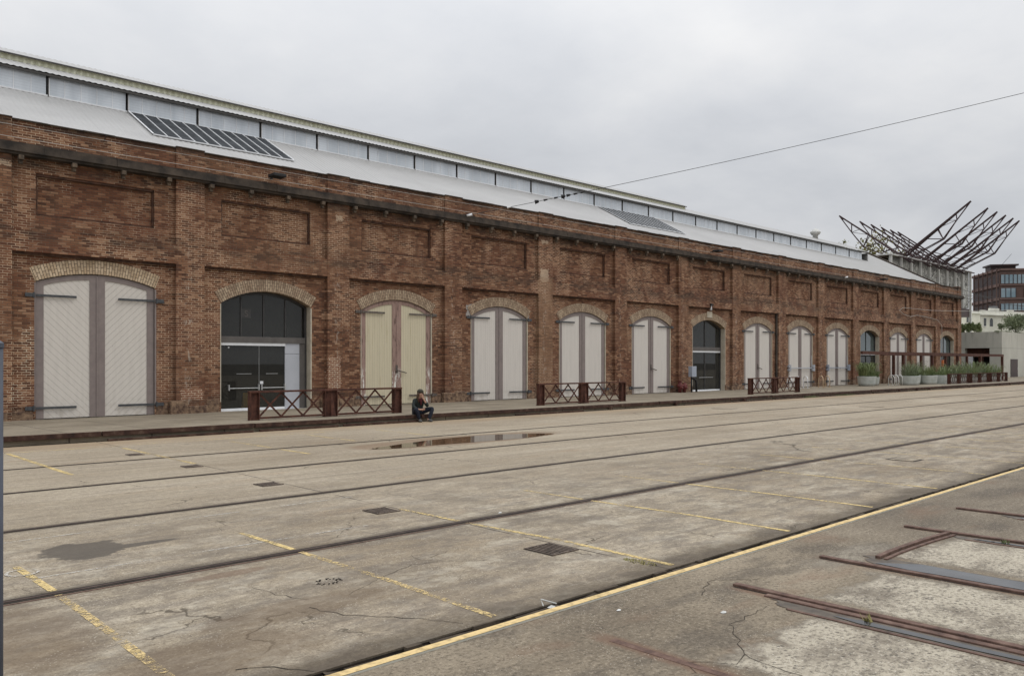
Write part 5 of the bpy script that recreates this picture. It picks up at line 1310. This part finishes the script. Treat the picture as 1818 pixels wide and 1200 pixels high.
def far_pt(u, depth):
    k = (u - 909) / 1448.67; a = .8119
    return ((math.cos(a) + math.sin(a) * k) * depth, (math.sin(a) - math.cos(a) * k) * depth)
def zpx(v, depth): return 1.958 + (643.63 - v) / 1448.67 * depth
# ivory house: facade frame from a corner, direction d along the face
def frame_dir(p, q): v = Vector((q[0] - p[0], q[1] - p[1], 0)); return v.length, v.normalized()
hs = empty('ivory_villa', (0, 0, 0), 'ivory Victorian villa with parapet scrolls and an arched window behind the hedge', 'house')
p0 = far_pt(1741, 150); p1 = far_pt(1850, 158); L, dx = frame_dir(p0, p1); nrm = Vector((dx.y, -dx.x, 0))
if nrm.dot(Vector((-p0[0], -p0[1], 0))) < 0: nrm = -nrm
O = Vector((p0[0], p0[1], 0))
def lbox(m, a, b, d0, d1, z0, z1):
    n = len(m.v)
    for (s, e) in ((a, d0), (b, d0), (b, d1), (a, d1)):
        m.v.append(tuple(O + dx * s + nrm * e + Vector((0, 0, z0))))
    for (s, e) in ((a, d0), (b, d0), (b, d1), (a, d1)):
        m.v.append(tuple(O + dx * s + nrm * e + Vector((0, 0, z1))))
    m.f += [tuple(n + k for k in q) for q in ((0, 3, 2, 1), (4, 5, 6, 7), (0, 1, 5, 4), (1, 2, 6, 5), (2, 3, 7, 6), (3, 0, 4, 7))]
    return m
ze = zpx(560.5, 152)
lbox(MB(), 0, L, -12, 0, 0, ze).build('wall', 'ivory', hs)
m = MB(); lbox(m, -.3, L + .3, -.2, .35, ze, ze + .22); lbox(m, 0, L, -.3, .1, ze + .22, ze + .85)
for k, (s0, s1, h) in enumerate(((2.6, 5.2, 1.35), (.2, 1.2, .95), (8.0, 9.5, 1.2))): lbox(m, s0, s1, -.31, .12, ze + .85, ze + h)
m.build('parapet', 'ivory_trim', hs)
m = MB(); lbox(m, 5.4, 6.4, -2, -1, ze + .2, ze + 1.9); m.build('chimney', 'slate', hs)
for s0, s1 in ((.9, 1.55), (7.5, 8.2)):
    wn_ = lbox(MB(), s0, s1, 0.01, .04, ze - 2.0, ze - .55).build('window', 'win_dark', hs); lbox(MB(), s0 - .12, s1 + .12, .0, .08, ze - 2.15, ze - 2.0).build('sill', 'ivory_trim', wn_)
m = MB(); ctr = 3.05
pts = [(ctr - .45, ze - 2.0), (ctr + .45, ze - 2.0)] + [(ctr + .45 * math.cos(a), ze - .95 + .45 * math.sin(a)) for a in [k * PI / 8 for k in range(9)]]
m.poly([tuple(O + dx * s + nrm * .04 + Vector((0, 0, z))) for s, z in pts]); m.build('arched_window', 'win_dark', hs)
hs2 = empty('white_cottage', (0, 0, 0), 'small white building between the pavilion post and the villa', 'house')
p0 = far_pt(1708, 140); p1 = far_pt(1740, 143); L, dx = frame_dir(p0, p1); nrm = Vector((dx.y, -dx.x, 0)); nrm = nrm if nrm.dot(Vector((-p0[0], -p0[1], 0))) > 0 else -nrm; O = Vector((p0[0], p0[1], 0))
z2 = zpx(556, 141); lbox(MB(), 0, L, -8, 0, 0, z2).build('wall', 'ivory', hs2); lbox(MB(), -.2, L + .2, -8.2, .2, z2, z2 + .35).build('roof', 'ivory_trim', hs2)
w_ = lbox(MB(), 1.4, 2.0, 0.01, .05, z2 - 1.6, z2 - .2).build('window', 'win_dark', hs2)

# brown office block
ob = empty('brown_office_block', (0, 0, 0), 'brown clad office block with bands of blue glass and vertical fins', 'office building')
Dp = 200.0; cpt = far_pt(1774.7, Dp); k = (1206 - 909) / 1448.67
dl = Vector((math.cos(.8119) + math.sin(.8119) * k, math.sin(.8119) - math.cos(.8119) * k, 0)).normalized()
dr = Vector((dl.y, -dl.x, 0))
if dr.x < 0: dr = -dr
# receding face runs along dl from the corner; front face along dr
Cn = Vector((cpt[0], cpt[1], 0)); ztop = zpx(478.5, Dp)
def ray_hit(u):   # parameter along dl where the pixel column u meets the receding face
    kk = (u - 909) / 1448.67; rx, ry = math.cos(.8119) + math.sin(.8119) * kk, math.sin(.8119) - math.cos(.8119) * kk
    det = dl.x * (-ry) + dl.y * rx
    return (-(Cn.x) * (-ry) - Cn.y * rx) / det if abs(det) > 1e-6 else 30
Ll = abs(ray_hit(1727.5)); Lr = 26.0
def obox(m, s0, s1, axis, d0, d1, z0, z1):
    """box on a face: axis 'l' or 'r', d outwards"""
    ax, out = (dl, -dr) if axis == 'l' else (dr, -dl)
    n = len(m.v)
    for z in (z0, z1):
        for (s, e) in ((s0, d0), (s1, d0), (s1, d1), (s0, d1)): m.v.append(tuple(Cn + ax * s + out * e + Vector((0, 0, z))))
    m.f += [tuple(n + q_ for q_ in q) for q in ((0, 3, 2, 1), (4, 5, 6, 7), (0, 1, 5, 4), (1, 2, 6, 5), (2, 3, 7, 6), (3, 0, 4, 7))]
    return m
m = MB(); a_, b__, c_, d_ = Cn, Cn + dr * Lr, Cn + dr * Lr + dl * Ll, Cn + dl * Ll
pp = [a_, b__, c_, d_]; m.poly([(p.x, p.y, ztop) for p in pp])
for p, q in zip(pp, pp[1:] + pp[:1]): m.quad((p.x, p.y, 0), (q.x, q.y, 0), (q.x, q.y, ztop), (p.x, p.y, ztop))
m.build('wall', 'office_brown', ob)
fl = [(zpx(503.5, Dp), zpx(488, Dp)), (zpx(528, Dp), zpx(512, Dp)), (zpx(552, Dp), zpx(539, Dp)), (zpx(576, Dp), zpx(563, Dp)), (zpx(600, Dp), zpx(587, Dp)), (zpx(624, Dp), zpx(611, Dp))]
for j, (za, zb_) in enumerate(fl):
    for s0, s1 in (((.2, 9.5), (10.2, 18), (18.6, 25.5)) if j != 1 else ((.2, 3.6), (5.4, 11), (12, 25.5))):
        w_ = obox(MB(), s0, s1, 'r', .02, .08, za, zb_).build('window', 'office_glass', ob)
        mm = MB(); n = int((s1 - s0) / .9)
        for q in range(n + 1): obox(mm, s0 + (s1 - s0) * q / n - .05, s0 + (s1 - s0) * q / n + .05, 'r', .08, .25, za, zb_)
        mm.build('mullion', 'office_dark', w_)
    w_ = obox(MB(), .5, Ll - .3, 'l', .02, .06, za, zb_).build('window', 'office_dark', ob)
mm = MB()
for j, (za, zb_) in enumerate(fl): obox(mm, 0, Lr, 'r', .09, .28, za - .5, za - .2); obox(mm, 0, Ll, 'l', .07, .5, za - .8, za - .05)
obox(mm, -.2, Ll, 'l', .07, .55, ztop - .4, ztop + .15); obox(mm, 0, Lr, 'r', .09, .4, ztop - .25, ztop + .15)
MAT['office_band'] = simple('pale_terracotta_band', (0.20, 0.13, 0.11), (0.15, 0.095, 0.08), .5, .6)
mm.build('floor_band', 'office_band', ob)
nf = max(8, int(Ll / 1.5))
for q in range(nf // 2 + 1):
    obox(MB(), Ll * q * 2 / nf - .05, Ll * q * 2 / nf + .05, 'l', .56, .8, 3, ztop + .3).build('fin', 'office_brown', ob)
mm = MB(); obox(mm, Ll * .8, Ll * 1.0, 'l', -9, -3, ztop + .01, ztop + 2.4); obox(mm, Ll * .75, Ll * 1.05, 'l', -9.4, -2.6, ztop + 2.4, ztop + 2.8); mm.build('plant_room', 'office_dark', ob)

# ================================================================== WORLD, SUN, CAMERA
sc = bpy.context.scene
W = bpy.data.worlds.new('World'); sc.world = W; W.use_nodes = True; nt = W.node_tree; N = nt.nodes; Lk = nt.links
bg = N['Background']
sky = N.new('ShaderNodeTexSky'); sky.sky_type = 'NISHITA'; sky.sun_disc = False
SUN_EL, SUN_ROT = R(56), R(128)
sky.sun_elevation = SUN_EL; sky.sun_rotation = SUN_ROT
class WT(T):
    def __init__(s): s.t = nt; s.n = N; s.l = Lk
wt = WT()
g = N.new('ShaderNodeTexCoord').outputs['Generated']
x, y, z = wt.sep(g)
zc_ = wt.math('MAXIMUM', z, 0.0)
proj_ = wt.comb(wt.math('DIVIDE', x, wt.add(zc_, .22)), wt.math('DIVIDE', y, wt.add(zc_, .22)), 0.0)
n1 = wt.noise(proj_, 0.85, 6, .5, .5); n2 = wt.noise(proj_, 3.3, 5, .6)
cl = wt.add(wt.mul(wt.math('SUBTRACT', n1, .5), .55), wt.mul(wt.math('SUBTRACT', n2, .5), .16))
lum = wt.add(wt.add(.62, wt.mul(wt.math('POWER', zc_, 2.0), 1.55)), wt.mul(cl, .95))
lum = wt.mul(lum, 10.0)
grey = wt.mix(wt.step(cl, -.12, .14), (.955, .985, 1.04), (1.0, 1.0, 1.005))
cloud = N.new('ShaderNodeVectorMath'); cloud.operation = 'SCALE'; Lk.new(grey, cloud.inputs[0]); Lk.new(lum, cloud.inputs['Scale'])
mixn = wt.mix(.97, sky.outputs[0], cloud.outputs[0])
Lk.new(mixn, bg.inputs[0]); bg.inputs[1].default_value = 0.10
sun = bpy.data.lights.new('sun', 'SUN'); sun.energy = 0.8; sun.angle = R(16); sun.color = (1, .965, .91)
so = bpy.data.objects.new('sun', sun); C.objects.link(so)
sd = Vector((math.cos(SUN_EL) * math.sin(SUN_ROT), math.cos(SUN_EL) * math.cos(SUN_ROT), math.sin(SUN_EL)))   # towards the sun
so.rotation_euler = (-sd).to_track_quat('-Z', 'Y').to_euler(); so.location = (0, 0, 60)

cam_d = bpy.data.cameras.new('camera'); co = bpy.data.objects.new('camera', cam_d); C.objects.link(co)
co.location = (0, 0, 1.958); co.rotation_euler = (PI / 2, 0, .8119 - PI / 2)
cam_d.sensor_width = 36; cam_d.lens = 36 * 1448.67 / 1818; cam_d.shift_y = 43.63 / 1818; cam_d.clip_end = 3000; cam_d.clip_start = .05
sc.camera = co
vs = sc.view_settings; vs.view_transform = 'Standard'; vs.look = 'None'; vs.exposure = 0; vs.gamma = 1
sc.render.resolution_x = 1024; sc.render.resolution_y = 675
